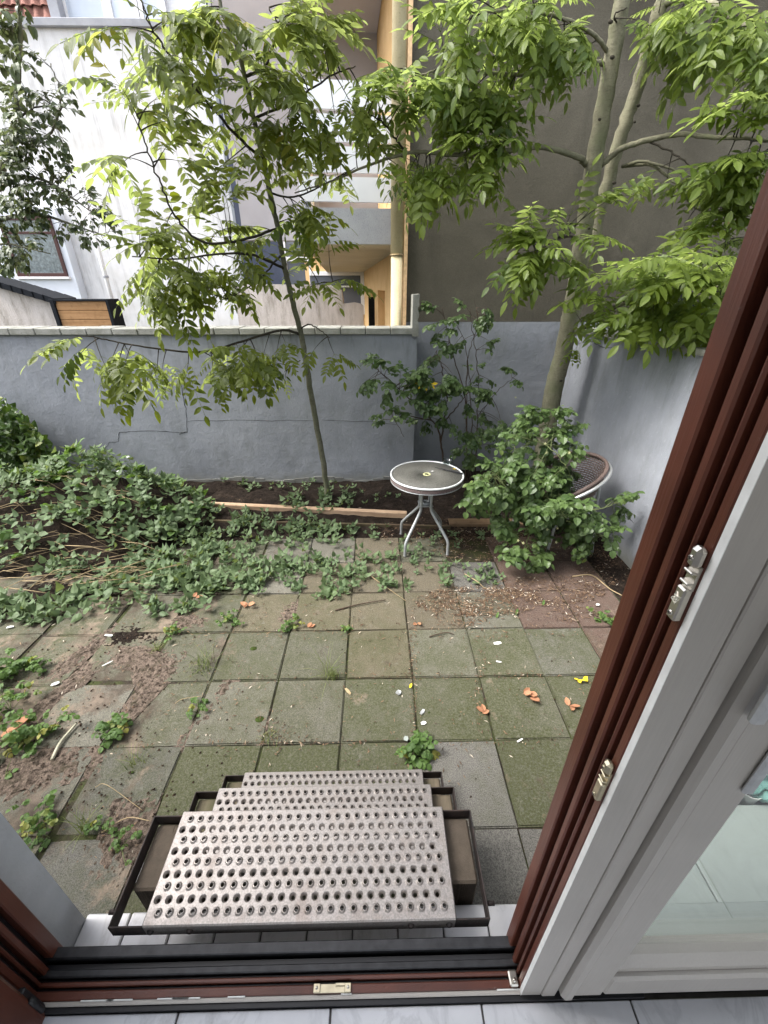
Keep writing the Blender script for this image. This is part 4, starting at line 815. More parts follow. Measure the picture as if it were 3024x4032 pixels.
# ------------------------------------------------------------------ leaves
def leaflet(L, Wd, sh=(.40, .5, .30), xs=(.2, .48, .78), fold=.16, curl=.15):
    mid = [(0, 0, 0), (.3 * L, 0, -curl * .09 * L), (.64 * L, 0, -curl * .41 * L), (L, 0, -curl * L)]
    V = list(mid)
    for s in (1, -1):
        for x, w in zip(xs, sh): V.append((x * L, s * w * Wd, fold * w * Wd - curl * x * x * L))
    T = []
    for b, fl in ((4, False), (7, True)):
        for t in ((0, b, 1), (b, b + 1, 1), (1, b + 1, 2), (b + 1, b + 2, 2), (2, b + 2, 3)): T.append(t if fl else (t[0], t[2], t[1]))
    return np.array(V, float), np.array(T, int)
def rodrigues(ax, ang): return np.array(Matrix.Rotation(ang, 3, Vector(ax)))
def join(parts):
    V, T, K = [], [], []; n = 0
    for v, t, k in parts: V.append(v); T.append(t + n); K.append(np.full(len(v), k) if np.isscalar(k) else k); n += len(v)
    return np.vstack(V), np.vstack(T), np.concatenate(K)
def rod(pts, r):
    pts = np.array(pts, float); V = []; T = []
    for i, p in enumerate(pts):
        for j in range(3): q = j * 2.0944; V.append(p + np.array([0, math.cos(q), math.sin(q)]) * r)
    for i in range(len(pts) - 1):
        for j in range(3): a, b = i * 3 + j, i * 3 + (j + 1) % 3; T += [(a, b, a + 3), (b, b + 3, a + 3)]
    return np.array(V), np.array(T)
def compound(r, pairs, L, ll, lw, droop, hang, tv=.5, sh=(.40, .5, .30), gap0=.22, spread=62, curl=.15, fold=.16, rr=.0016):
    """pinnate leaf along +x"""
    parts = []; pos = lambda s: np.array([L * s * (1 - .12 * droop * s), 0, L * (.10 * s - droop * s * s)])
    parts.append((*rod([pos(s) for s in (0, .33, .66, 1)], rr), .45)); tint = tv + r.uniform(-.12, .12)
    for i in range(pairs):
        s = gap0 + (1 - gap0) * i / pairs
        for sd in (1, -1):
            k = ll * (.72 + .38 * math.sin(math.pi * (i + 1) / (pairs + 1))) * r.uniform(.88, 1.1)
            V, T = leaflet(k, lw * k / ll, sh, curl=curl * r.uniform(.5, 1.8), fold=fold)
            M = rodrigues((0, 0, 1), sd * R(spread + r.uniform(-10, 10))) @ rodrigues((0, 1, 0), R(hang + r.uniform(-14, 14))) @ rodrigues((1, 0, 0), sd * R(r.uniform(-18, 18)))
            parts.append((V @ M.T + pos(s), T, min(.97, max(0, tint + r.uniform(-.12, .12)))))
    V, T = leaflet(ll * 1.05, lw * 1.05, sh, curl=curl, fold=fold); M = rodrigues((0, 1, 0), R(25 * droop * 2 + hang * .5)); parts.append((V @ M.T + pos(1), T, tint))
    return join(parts)
def tmpl_mesh(name, tm, mat):
    o = tris(name, tm[0], tm[1], mat, None, tm[2]); me = o.data; bpy.data.objects.remove(o); return me
class LeafSet:
    def __init__(s, name, tms, mat): s.name = name; s.t = tms; s.mat = mat; s.me = [tmpl_mesh(name, t, mat) for t in tms]
    def place(s, mats, parent, nobj=300, name=None, stuff='foliage'):
        """mats: list of (template index, 4x4 world matrix); the largest in view become objects, the rest one mesh"""
        camp = Vector((0, 0, H)); Rm = camo.rotation_euler.to_matrix().inverted()
        def key(im):
            p = im[1].translation; q = Rm @ (p - camp); inside = q.z < -.1 and abs(q.x / q.z) < .95 and abs(q.y / q.z) < 1.26
            return (0 if inside else 1, (p - camp).length / max(.01, im[1].to_scale()[0]))
        mats = sorted(mats, key=key); inv = parent.matrix_basis.inverted() if parent else Matrix()
        for i, M in mats[:nobj]:
            o = bpy.data.objects.new(s.name, s.me[i]); COL.objects.link(o); o.parent = parent; o.matrix_basis = inv @ M
        rest = mats[nobj:]
        if rest:
            Vs, Ts, Ks = [], [], []; n = 0
            for i, M in rest:
                v, t, k = s.t[i]; A = np.array(inv @ M); Vs.append(v @ A[:3, :3].T + A[:3, 3]); Ts.append(t + n); n += len(v); Ks.append(np.clip(k + rng.uniform(-.15, .15), 0, .97))
            o = tris(stuff, np.vstack(Vs), np.vstack(Ts), s.mat, parent, np.concatenate(Ks)); o['kind'] = 'stuff'
def frame(p, d, up=Vector((0, 0, 1)), roll=0.0, sc=1.0):
    d = d.normalized(); y = up.cross(d)
    if y.length < 1e-3: y = Vector((0, 1, 0)).cross(d)
    y.normalize(); z = d.cross(y); M = Matrix((d, y, z)).transposed().to_4x4()
    return Matrix.Translation(p) @ M @ Matrix.Rotation(roll, 4, 'X') @ Matrix.Diagonal((sc, sc, sc, 1))
rl = random.Random(11)
ASH = LeafSet('leaf', [compound(rl, rl.choice((4, 5, 5, 6)), rl.uniform(.27, .36), .088, .037, rl.uniform(.10, .42), rl.uniform(4, 38), t) for t in (.25, .35, .45, .5, .6, .7, .8, .4)], MT['ash'])
ASH2 = LeafSet('leaf', [compound(rl, rl.choice((4, 4, 5, 5)), rl.uniform(.24, .33), .088, .038, rl.uniform(.12, .45), rl.uniform(4, 38), t) for t in (.3, .4, .5, .55, .65, .8, .45, .35)], MT['ash2'])
ROSE = LeafSet('leaf', [compound(rl, 2, .085, .052, .040, rl.uniform(.1, .5), rl.uniform(0, 30), t, (.46, .52, .34), .35, 66, .25, .22, .0012) for t in (.15, .3, .45, .55, .7, .85)], MT['rose'])
def single(L, Wd, sh, tv, curl=.3, fold=.25, pet=.02):
    V, T = leaflet(L, Wd, sh, (.12, .4, .72), fold, curl); V = V + np.array([pet, 0, 0]); return join([(*rod([(0, 0, 0), (pet, 0, 0)], .0009), .4), (V, T, tv)])
LILAC = LeafSet('leaf', [single(rl.uniform(.06, .085), .055, (.44, .52, .32), t, rl.uniform(.1, .5)) for t in (.1, .3, .5, .65, .8)], MT['lilac'])
def sprig(r, n, h, L, Wd, tv, sh=(.48, .50, .24)):
    parts = [(*[np.array(x) for x in rod([(0, 0, 0), (h, 0, 0)], .0013)], .35)]
    for i in range(n):
        z = h * (.25 + .75 * (i + 1) / n); a0 = R(90 * (i % 2)) + r.uniform(-.3, .3); k = L * (1.0 - .35 * (i / n) * (n > 2)) * r.uniform(.85, 1.1)
        for sd in (0, math.pi):
            V, T = leaflet(k, Wd * k / L, sh, (.1, .38, .72), .22, r.uniform(.1, .45)); V = V + np.array([.012, 0, 0])
            M = rodrigues((1, 0, 0), a0 + sd) @ rodrigues((0, 1, 0), R(-(78 + r.uniform(-16, 10))))
            parts.append((V @ M.T + np.array([z, 0, 0]), T, min(.95, max(0, tv + r.uniform(-.2, .2)))))
    return join(parts)
NETTLE = LeafSet('leaf', [sprig(rl, rl.choice((2, 2, 3)), rl.uniform(.03, .07), rl.uniform(.048, .062), rl.uniform(.034, .042), t) for t in (.2, .35, .5, .6, .75, .3, .45)], MT['nettle'])
IVY = LeafSet('leaf', [sprig(rl, 2, .04, .06, .056, t, (.55, .42, .22)) for t in (.2, .4, .6, .85, .97)], MT['ivy'])
WEED = LeafSet('leaf', [compound(rl, 2, .05, .03, .026, .5, 15, t, (.42, .56, .4), .3, 60, .3, .2, .001) for t in (.3, .5, .7, .9)], MT['weed'])

def px_path(pp, z=None): return [at(x, y, Y=Y) for x, y, Y in pp]
def grow(root, trunk_mat, twig_mat, limbs, clusters, leaves, seed, nobj=300, step=.085, droop=.22, twig_r=.0035, first='trunk'):
    """limbs: (pixel path with depth, r0, r1); clusters: (cx, cy, rx, ry, depth, depth spread, shoots, leaves per shoot, size)"""
    r = random.Random(seed); nodes = []; inv = root.matrix_basis.inverted(); placed = []
    for k, (pp, r0, r1) in enumerate(limbs):
        pts = curve(px_path(pp), 7); n = len(pts)
        pts = [p + Vector((r.uniform(-1, 1), r.uniform(-1, 1), 0)) * (.004 if k == 0 else .010) * (0 < i < n - 1) for i, p in enumerate(pts)]
        m = MB(); m.tube([inv @ p for p in pts], [r0 + (r1 - r0) * i / (n - 1) for i in range(n)], 12 if r0 > .02 else 7); m.build(first if r0 > .024 else 'branch', trunk_mat if r0 > .012 else twig_mat, root)
        nodes += [(p, i / n) for i, p in enumerate(pts)]
    tw = MB()
    for cx, cy, rx, ry, Yc, Ys, ns, nl, sz in clusters:
        for _ in range(ns):
            q = r.uniform(0, 2 * math.pi); d = math.sqrt(r.random()); e = at(cx + rx * d * math.cos(q), cy + ry * d * math.sin(q), Y=Yc + r.uniform(-Ys, Ys))
            b = min(nodes, key=lambda nd: (nd[0] - e).length + r.uniform(0, .15))[0]; dv = e - b; ln = dv.length
            if ln > 1.1: b = e - dv.normalized() * r.uniform(.5, 1.0); dv = e - b; ln = dv.length
            if ln < .16: e = b + dv.normalized() * .16; dv = e - b; ln = .16
            c = b + dv * .5 + Vector((r.uniform(-.1, .1), r.uniform(-.1, .1), .10 + r.uniform(-.05, .08))) * ln * .8
            pts = [b.lerp(c, t).lerp(c.lerp(e, t), t) for t in (0, .2, .4, .6, .8, 1)]
            tw.tube([inv @ p for p in pts], [twig_r * (1.3 - .9 * i / 5) for i in range(6)], 5)
            m_ = max(1, nl // 2); span = min(.92, m_ * step / ln)
            for i in range(m_):
                t = 1 - span * (m_ - 1 - i) / max(1, m_) ; p = b.lerp(c, t).lerp(c.lerp(e, t), t); fw = (c - b).lerp(e - c, t).normalized()
                side = fw.cross(Vector((0, 0, 1))); side = side.normalized() if side.length > .1 else Vector((1, 0, 0))
                if i % 2: side = (side + Vector((0, 0, r.uniform(-.5, .5)))).normalized()
                for sd in (1, -1):
                    dr = side * sd * r.uniform(.6, 1) + fw * r.uniform(.3, .9) + Vector((0, 0, -droop * r.uniform(.2, 1.6)))
                    placed.append((r.randrange(len(leaves.t)), frame(p, dr, Vector((0, 0, 1)) + Vector((r.uniform(-.35, .35), r.uniform(-.5, .15), 0)), r.uniform(-.35, .35), sz * r.uniform(.55, 1.18))))
            placed.append((r.randrange(len(leaves.t)), frame(e, (e - c).normalized() + Vector((0, 0, -droop * .6)), Vector((0, -.2, 1)), r.uniform(-.3, .3), sz * r.uniform(.8, 1.1))))
    o = tw.build('twigs', twig_mat, root, fix=False); o['kind'] = 'stuff'
    leaves.place(placed, root, nobj); return len(placed)

# ---- young ash in front of the garden wall
b0 = at(1292, 1978, Z=0)
t1 = thing('young_ash_tree', 'slender leaning young ash tree in front of the garden wall', 'tree', b0, 0, 'ash trees in the bed')
yb = b0.y
T1 = [([(1293, 2000, yb), (1290, 1960, yb), (1270, 1800, yb), (1232, 1600, yb), (1205, 1430, yb), (1182, 1300, 4.06), (1150, 1180, 4.02), (1122, 1060, 3.98), (1095, 900, 3.95), (1062, 760, 3.9), (1035, 620, 3.85), (1000, 470, 3.82), (965, 300, 3.8), (930, 180, 3.8), (880, 60, 3.8), (850, -60, 3.8)], .031, .011),
      ([(1186, 1318, 4.07), (1110, 1300, 3.95), (980, 1335, 3.8), (800, 1385, 3.65), (600, 1370, 3.5), (430, 1340, 3.4), (370, 1325, 3.35)], .012, .004),
      ([(1180, 1300, 4.06), (1215, 1277, 4.0), (1260, 1300, 3.95), (1300, 1330, 3.9)], .007, .003), ([(1122, 1060, 3.98), (1000, 1005, 3.8), (860, 1000, 3.7), (700, 1020, 3.6), (520, 1010, 3.5)], .011, .004),
      ([(1095, 900, 3.95), (930, 950, 3.75), (790, 950, 3.6), (690, 850, 3.5), (635, 735, 3.45), (585, 600, 3.42), (540, 450, 3.4)], .010, .004), ([(1040, 640, 3.86), (940, 540, 3.7), (800, 380, 3.6), (690, 245, 3.55), (600, 110, 3.5), (545, -10, 3.5)], .011, .004),
      ([(1062, 760, 3.9), (1160, 775, 3.9), (1290, 720, 3.9), (1400, 660, 3.9)], .008, .003), ([(965, 300, 3.8), (1040, 260, 3.75), (1090, 120, 3.7), (1060, 30, 3.7)], .010, .004), ([(1150, 1180, 4.0), (1240, 1120, 3.95), (1310, 1110, 3.9)], .006, .003),
      ([(1000, 470, 3.82), (1150, 400, 3.8), (1300, 300, 3.8), (1400, 260, 3.8)], .009, .003), ([(1110, 1000, 3.97), (1020, 1100, 3.8), (900, 1180, 3.7)], .008, .003), ([(1182, 1420, 4.08), (1150, 1440, 4.0), (1120, 1465, 3.95)], .004, .002)]
C1 = [(760, 1420, 330, 80, 3.6, .25, 12, 4, .92), (430, 1400, 190, 90, 3.35, .15, 6, 4, .95), (1000, 1360, 150, 60, 3.85, .2, 4, 3, .8), (1285, 1350, 60, 45, 3.9, .1, 2, 3, .85), (720, 1080, 290, 110, 3.6, .25, 12, 5, 1.0), (560, 960, 170, 130, 3.5, .2, 6, 4, 1.0), (590, 600, 170, 160, 3.42, .12, 6, 3, 1.05),
      (820, 800, 180, 140, 3.6, .2, 5, 4, 1.0), (700, 330, 230, 160, 3.55, .2, 8, 4, 1.0), (560, 60, 130, 80, 3.45, .15, 4, 4, 1.15), (980, 420, 200, 200, 3.7, .25, 8, 5, 1.0), (1090, 200, 190, 180, 3.7, .2, 8, 5, 1.05), (1160, 560, 180, 160, 3.8, .2, 6, 4, .95), (1270, 830, 170, 150, 3.9, .2, 8, 4, .9),
      (1290, 1120, 80, 50, 3.9, .1, 3, 4, .95), (1350, 420, 160, 130, 3.85, .2, 4, 4, .95), (900, 1180, 140, 70, 3.75, .2, 4, 4, .9), (1000, 960, 150, 100, 3.85, .2, 4, 4, .9), (1140, 1440, 50, 40, 3.95, .1, 2, 2, .6), (800, 60, 150, 80, 3.6, .2, 6, 4, 1.05), (1170, 40, 150, 60, 3.7, .2, 6, 4, 1.0)]
n1 = grow(t1, MT['bark_young'], MT['twig'], T1, C1, ASH, 21)

# ---- older two-stemmed ash in the corner
b0 = at(2135, 1830, Y=4.25); b0.z = 0
t2 = thing('corner_ash_tree', 'older two-stemmed pale ash tree in the corner by the brown gable', 'tree', b0, 0, 'ash trees in the bed')
T2 = [([(2115, 2000, 4.25), (2130, 1850, 4.25), (2160, 1650, 4.25), (2188, 1500, 4.25), (2215, 1400, 4.25), (2240, 1270, 4.22), (2262, 1150, 4.2), (2300, 900, 4.15), (2330, 700, 4.1), (2372, 450, 4.05), (2415, 200, 4.0), (2450, 0, 3.95), (2470, -120, 3.95)], .098, .046),
      ([(2250, 1290, 4.24), (2300, 1100, 4.3), (2345, 900, 4.3), (2405, 680, 4.25), (2470, 460, 4.2), (2545, 230, 4.15), (2610, 0, 4.1), (2650, -140, 4.1)], .055, .045),
      ([(2312, 650, 4.1), (2270, 618, 4.0), (2130, 580, 3.9), (1950, 600, 3.85), (1780, 610, 3.85), (1626, 600, 3.85), (1450, 650, 3.85), (1300, 715, 3.85), (1160, 760, 3.88)], .022, .004), ([(1590, 590, 3.85), (1545, 530, 3.8), (1490, 470, 3.8), (1400, 430, 3.8)], .008, .003),
      ([(2365, 650, 4.1), (2440, 590, 4.0), (2550, 552, 3.9), (2680, 528, 3.8), (2800, 540, 3.65), (2940, 545, 3.5), (3060, 560, 3.4)], .022, .009), ([(2450, 655, 4.25), (2530, 635, 4.1), (2640, 665, 4.0), (2730, 700, 3.9)], .013, .005), ([(2450, 655, 4.25), (2560, 650, 4.1), (2650, 710, 4.0), (2710, 790, 3.9), (2790, 860, 3.8), (2870, 960, 3.6)], .013, .005),
      ([(2260, 1310, 4.2), (2300, 1290, 4.0), (2340, 1255, 3.8), (2480, 1180, 3.4), (2650, 1120, 3.2), (2800, 1130, 3.0), (2900, 1100, 2.9)], .020, .006), ([(2600, 20, 4.1), (2700, -10, 4.0), (2790, 10, 3.8), (2850, 40, 3.7), (2920, 100, 3.6), (3000, 120, 3.5)], .022, .010), ([(2440, 130, 4.0), (2420, 60, 3.9), (2470, 30, 3.9)], .006, .003),
      ([(2400, 250, 4.02), (2250, 250, 3.9), (2080, 290, 3.8), (1900, 290, 3.8), (1760, 270, 3.8), (1640, 300, 3.85)], .016, .005), ([(2405, 220, 4.02), (2330, 130, 3.9), (2180, 60, 3.7), (2000, 40, 3.6), (1860, 60, 3.6)], .015, .005), ([(2290, 960, 4.15), (2240, 930, 3.9), (2180, 950, 3.7), (2110, 990, 3.6)], .010, .004), ([(2560, 560, 3.9), (2630, 590, 3.8), (2700, 640, 3.7), (2760, 700, 3.6)], .008, .003)]
C2 = [(2060, 120, 240, 120, 3.65, .2, 15, 5, 1.0), (1850, 90, 130, 90, 3.6, .15, 7, 5, 1.0), (2230, 160, 140, 90, 3.8, .15, 7, 4, .9), (1960, 330, 220, 100, 3.8, .2, 10, 4, .95), (1760, 400, 180, 110, 3.8, .2, 9, 4, .95), (1560, 360, 130, 110, 3.82, .15, 8, 4, .95), (1480, 560, 120, 110, 3.85, .15, 5, 4, .85), (1800, 640, 170, 100, 3.8, .2, 14, 5, 1.0), (1900, 520, 140, 70, 3.8, .2, 7, 4, .95), (1620, 690, 90, 90, 3.85, .1, 5, 3, .85), (2020, 610, 70, 50, 3.85, .1, 2, 3, .8),
      (2190, 960, 130, 120, 3.6, .15, 12, 5, 1.0), (2330, 800, 70, 60, 3.7, .1, 3, 3, .85), (2100, 1020, 80, 60, 3.55, .1, 4, 4, .95), (2560, 1150, 220, 110, 3.2, .2, 12, 6, 1.0), (2720, 1100, 170, 130, 3.0, .2, 9, 6, 1.0), (2400, 1220, 110, 60, 3.6, .15, 5, 4, .9), (2850, 1200, 90, 90, 2.9, .15, 7, 5, 1.0), (2290, 1385, 40, 30, 4.0, .05, 1, 2, .5), (2270, 1245, 35, 35, 4.0, .05, 1, 2, .6),
      (2640, 60, 110, 80, 3.9, .2, 7, 4, .9), (2800, 100, 130, 90, 3.7, .2, 9, 5, 1.0), (2940, 200, 110, 160, 3.5, .2, 9, 5, 1.0), (2960, 420, 70, 110, 3.4, .15, 4, 4, 1.0), (2930, 640, 110, 100, 3.45, .15, 9, 5, 1.05), (2850, 760, 130, 90, 3.6, .15, 9, 5, 1.0), (2760, 700, 80, 60, 3.7, .1, 3, 3, .8), (2860, 930, 90, 80, 3.6, .15, 5, 4, .9), (2640, 620, 60, 40, 3.8, .1, 2, 2, .7), (2760, 880, 60, 60, 3.8, .1, 2, 3, .8)]
n2 = grow(t2, MT['bark'], MT['twig'], T2, C2, ASH2, 33)
for px, py, Y, s in ((2345, 590, 4.08, .020), (2362, 470, 4.04, .016), (2420, 720, 4.22, .022), (2515, 415, 4.16, .018), (2568, 240, 4.12, .020), (2412, 225, 3.98, .022), (2405, 85, 3.96, .022), (2210, 1500, 4.15, .02), (2320, 900, 4.12, .014), (2375, 830, 4.26, .016), (2500, 480, 4.17, .014), (2270, 1210, 4.12, .02)):
    p = at(px, py, Y=Y - .045); m = MB(); m.lathe([(.0001, .5), (.45, .42), (.85, .15), (1.0, -.5)], 10); o = m.build('branch_scar', MT['twig'], t2); o.matrix_basis = t2.matrix_basis.inverted() @ Matrix.Translation(p) @ Matrix.Rotation(R(90), 4, 'X') @ Matrix.Diagonal((s * .8, s * .55, s * .4, 1))

# ---- lilac at the left edge, in the neighbours' yard
t3 = thing('lilac_tree', 'twiggy dark-leaved lilac leaning in from the left edge', 'tree', at(-160, 1300, Y=5.3) * 1.0); t3.location.z = 0
T3 = [([(-260, 1500, 5.3), (-200, 1200, 5.3), (-120, 1000, 5.25), (-40, 800, 5.2), (20, 640, 5.2), (60, 480, 5.15), (70, 300, 5.1), (80, 120, 5.1), (60, -60, 5.1)], .05, .012), ([(-80, 900, 5.2), (60, 850, 5.1), (180, 850, 5.0), (300, 890, 4.95), (420, 930, 4.9)], .022, .004), ([(-30, 760, 5.2), (90, 700, 5.1), (200, 720, 5.0), (300, 790, 4.95), (380, 850, 4.9)], .018, .004), ([(20, 640, 5.2), (120, 580, 5.1), (200, 520, 5.05), (240, 380, 5.0), (200, 250, 5.0)], .016, .004), ([(60, 480, 5.15), (150, 420, 5.1), (240, 430, 5.0)], .010, .003), ([(-100, 980, 5.2), (20, 960, 5.1), (120, 980, 5.0), (200, 1000, 5.0)], .014, .004)]
C3 = [(40, 180, 90, 200, 5.0, .25, 22, 8, 1.1), (90, 480, 140, 150, 5.0, .25, 36, 7, .9), (130, 650, 160, 120, 5.0, .2, 48, 6, .8), (230, 800, 180, 110, 4.95, .2, 48, 5, .75), (350, 890, 110, 80, 4.9, .15, 28, 5, .75), (60, 880, 120, 110, 5.0, .2, 31, 7, .9), (50, 1010, 80, 60, 5.0, .2, 14, 7, 1.0), (240, 400, 50, 100, 5.0, .1, 11, 4, .8), (40, 620, 80, 200, 4.9, .2, 28, 8, 1.0)]
n3 = grow(t3, MT['bark_young'], MT['twig'], T3, C3, LILAC, 44, 300, .05, .5, .0022)

# ---- roses
def rose(name, label, base, limbs, clusters, seed, nobj, cane='cane', step=.05):
    root = thing(name, label, 'rose bush', base, 0, 'rose bushes by the table'); k = grow(root, MT[cane], MT[cane], limbs, clusters, ROSE, seed, nobj, step, .25, .0022, 'cane'); return root
bz_ = at(1745, 1850, Y=4.3); bz_.z = 0
r1 = rose('rose_bush', 'rounded rose bush with a yellow leaf behind the table', bz_, [([(1752, 1900, 4.3), (1742, 1790, 4.3), (1728, 1700, 4.28), (1700, 1655, 4.25), (1640, 1600, 4.2), (1560, 1520, 4.1), (1480, 1450, 4.05)], .012, .003), ([(1735, 1740, 4.3), (1750, 1640, 4.3), (1760, 1560, 4.25), (1740, 1450, 4.2), (1720, 1380, 4.2)], .010, .003), ([(1700, 1655, 4.25), (1620, 1640, 4.2), (1540, 1620, 4.15), (1590, 1720, 4.1)], .006, .002), ([(1745, 1660, 4.3), (1810, 1590, 4.25), (1850, 1530, 4.2)], .007, .003)],
          [(1560, 1480, 130, 80, 4.1, .15, 11, 5, 1.0), (1680, 1490, 140, 90, 4.15, .2, 14, 5, 1.0), (1790, 1560, 90, 80, 4.15, .15, 10, 5, 1.0), (1640, 1590, 130, 60, 4.15, .15, 10, 5, 1.0), (1470, 1480, 60, 60, 4.05, .1, 4, 4, .9), (1560, 1640, 60, 40, 4.1, .1, 3, 4, .9), (1740, 1640, 80, 50, 4.2, .1, 4, 4, .9)], 51, 200, 'canebrown')
bz_ = at(1840, 1850, Y=4.5); bz_.z = 0
r2 = rose('climbing_rose', 'tall leggy climbing rose against the grey painted gable base', bz_, [([(1830, 1900, 4.5), (1838, 1750, 4.5), (1830, 1560, 4.5), (1790, 1420, 4.5), (1760, 1300, 4.5), (1740, 1210, 4.5)], .008, .003), ([(1850, 1900, 4.5), (1858, 1700, 4.5), (1850, 1500, 4.5), (1830, 1350, 4.5), (1790, 1270, 4.5)], .007, .002), ([(1870, 1900, 4.5), (1880, 1650, 4.5), (1880, 1450, 4.5), (1860, 1300, 4.5), (1850, 1220, 4.5)], .007, .002), ([(1845, 1900, 4.5), (1835, 1600, 4.5), (1845, 1400, 4.5), (1880, 1290, 4.5), (1870, 1180, 4.5)], .006, .002), ([(1880, 1640, 4.5), (1960, 1540, 4.45), (2030, 1480, 4.4)], .004, .002)],
          [(1780, 1300, 90, 110, 4.45, .1, 9, 4, .9), (1860, 1220, 60, 50, 4.45, .1, 5, 4, .9), (1870, 1420, 50, 150, 4.45, .1, 8, 3, .8), (1880, 1600, 60, 80, 4.45, .1, 8, 4, .9), (2015, 1470, 35, 25, 4.4, .05, 3, 4, .8), (1740, 1230, 60, 50, 4.45, .1, 4, 4, .9), (1880, 1760, 90, 90, 4.35, .15, 14, 4, .9), (1960, 1700, 80, 50, 4.2, .15, 6, 4, .8)], 52, 160, 'canebrown')
bz_ = at(2080, 2080, Z=0)
r3 = rose('sprawling_rose', 'sprawling glossy rose bush growing over the wicker chair', bz_, [([(2080, 2090, 3.4), (2090, 2000, 3.3), (2110, 1900, 3.2), (2150, 1800, 3.15), (2160, 1700, 3.2), (2130, 1640, 3.3)], .010, .003), ([(2080, 2090, 3.4), (2040, 1980, 3.2), (1980, 1900, 3.1), (1930, 1880, 3.05), (1890, 1930, 3.0)], .008, .003), ([(2090, 2060, 3.35), (2140, 1960, 3.0), (2190, 1990, 2.85), (2230, 2040, 2.75)], .008, .003), ([(2090, 2060, 3.35), (2100, 2050, 3.1), (2080, 2120, 2.9), (2050, 2190, 2.8)], .007, .003), ([(2110, 1900, 3.2), (2040, 1780, 3.3), (2000, 1735, 3.4), (2060, 1725, 3.2), (2160, 1760, 3.0), (2230, 1840, 2.9)], .006, .003), ([(2190, 2010, 2.95), (2300, 2010, 2.85), (2370, 2000, 2.8), (2450, 1975, 2.8)], .006, .002), ([(2230, 2050, 2.8), (2320, 2090, 2.8), (2400, 2120, 2.8)], .006, .002)],
          [(2110, 1720, 120, 70, 3.2, .15, 16, 5, 1.0), (2150, 1650, 100, 50, 3.3, .15, 9, 4, .95), (2150, 1830, 130, 80, 3.1, .2, 20, 5, 1.05), (1990, 1870, 120, 70, 3.1, .2, 16, 5, 1.05), (1930, 1940, 80, 60, 3.0, .15, 10, 5, 1.05), (2100, 1930, 150, 70, 3.0, .2, 22, 5, 1.1), (2180, 2020, 120, 60, 2.85, .15, 16, 5, 1.15), (2060, 2050, 100, 60, 2.95, .15, 12, 5, 1.1), (2080, 2190, 70, 50, 2.8, .1, 10, 5, 1.05), (2340, 2090, 80, 60, 2.8, .1, 11, 5, 1.0), (2430, 1985, 50, 25, 2.8, .05, 5, 4, .9), (2280, 1690, 50, 20, 3.2, .05, 3, 4, .8), (2260, 2040, 70, 60, 2.8, .1, 7, 5, 1.1), (2010, 2130, 40, 50, 2.9, .1, 4, 4, .9)], 53, 300)
for i, (px, py, Y) in enumerate(((2030, 1565, 4.3), (2035, 1600, 4.3), (2195, 2080, 2.75), (2060, 2138, 2.75), (2150, 2138, 2.75), (2190, 2135, 2.75), (2040, 2128, 2.75), (2146, 1747, 3.0), (2152, 1783, 3.0), (2242, 1783, 2.95), (2105, 2070, 2.75), (2155, 2085, 2.75))):
    p = at(px, py, Y=Y); m = MB(); m.lathe([(.0001, .006), (.005, .005), (.007, 0), (.005, -.006), (.0001, -.007)], 10)
    for k in range(5):
        q = k * 1.2566; c, s = math.cos(q), math.sin(q); m.add([(.005 * c, .005 * s, .002), (.012 * c - .004 * s, .012 * s + .004 * c, .004), (.024 * c, .024 * s, .001), (.012 * c + .004 * s, .012 * s - .004 * c, .004)], [(0, 1, 2, 3)])
    par = r2 if i < 2 else r3; o = m.build('rosehip', MT['bud'], par); o.matrix_basis = par.matrix_basis.inverted() @ Matrix.Translation(p) @ Matrix.Rotation(R(60), 4, 'X') @ Matrix.Diagonal((.6, .6, .6, 1))
p = at(1680, 1512, Y=4.02); m = MB()
for k in range(5):
    q = R(-90 + (k - 2) * 48); c, s = math.cos(q), math.sin(q); x, z = .028 * c * (k != 2), .03 * (1 - k * .0); m.add([(x + .0, 0, s * .01), (x + .022 * c - .010 * s, -.004, .022 * s + .010 * c), (x + .045 * c, 0, .045 * s), (x + .022 * c + .010 * s, -.004, .022 * s - .010 * c)], [(0, 1, 2, 3)])
o = m.build('yellow_leaf', MT['yellow'], r1); o.matrix_basis = r1.matrix_basis.inverted() @ Matrix.Translation(p) @ Matrix.Diagonal((1.5, 1.5, 1.5, 1)); tag(o, 'bright yellow leaf')

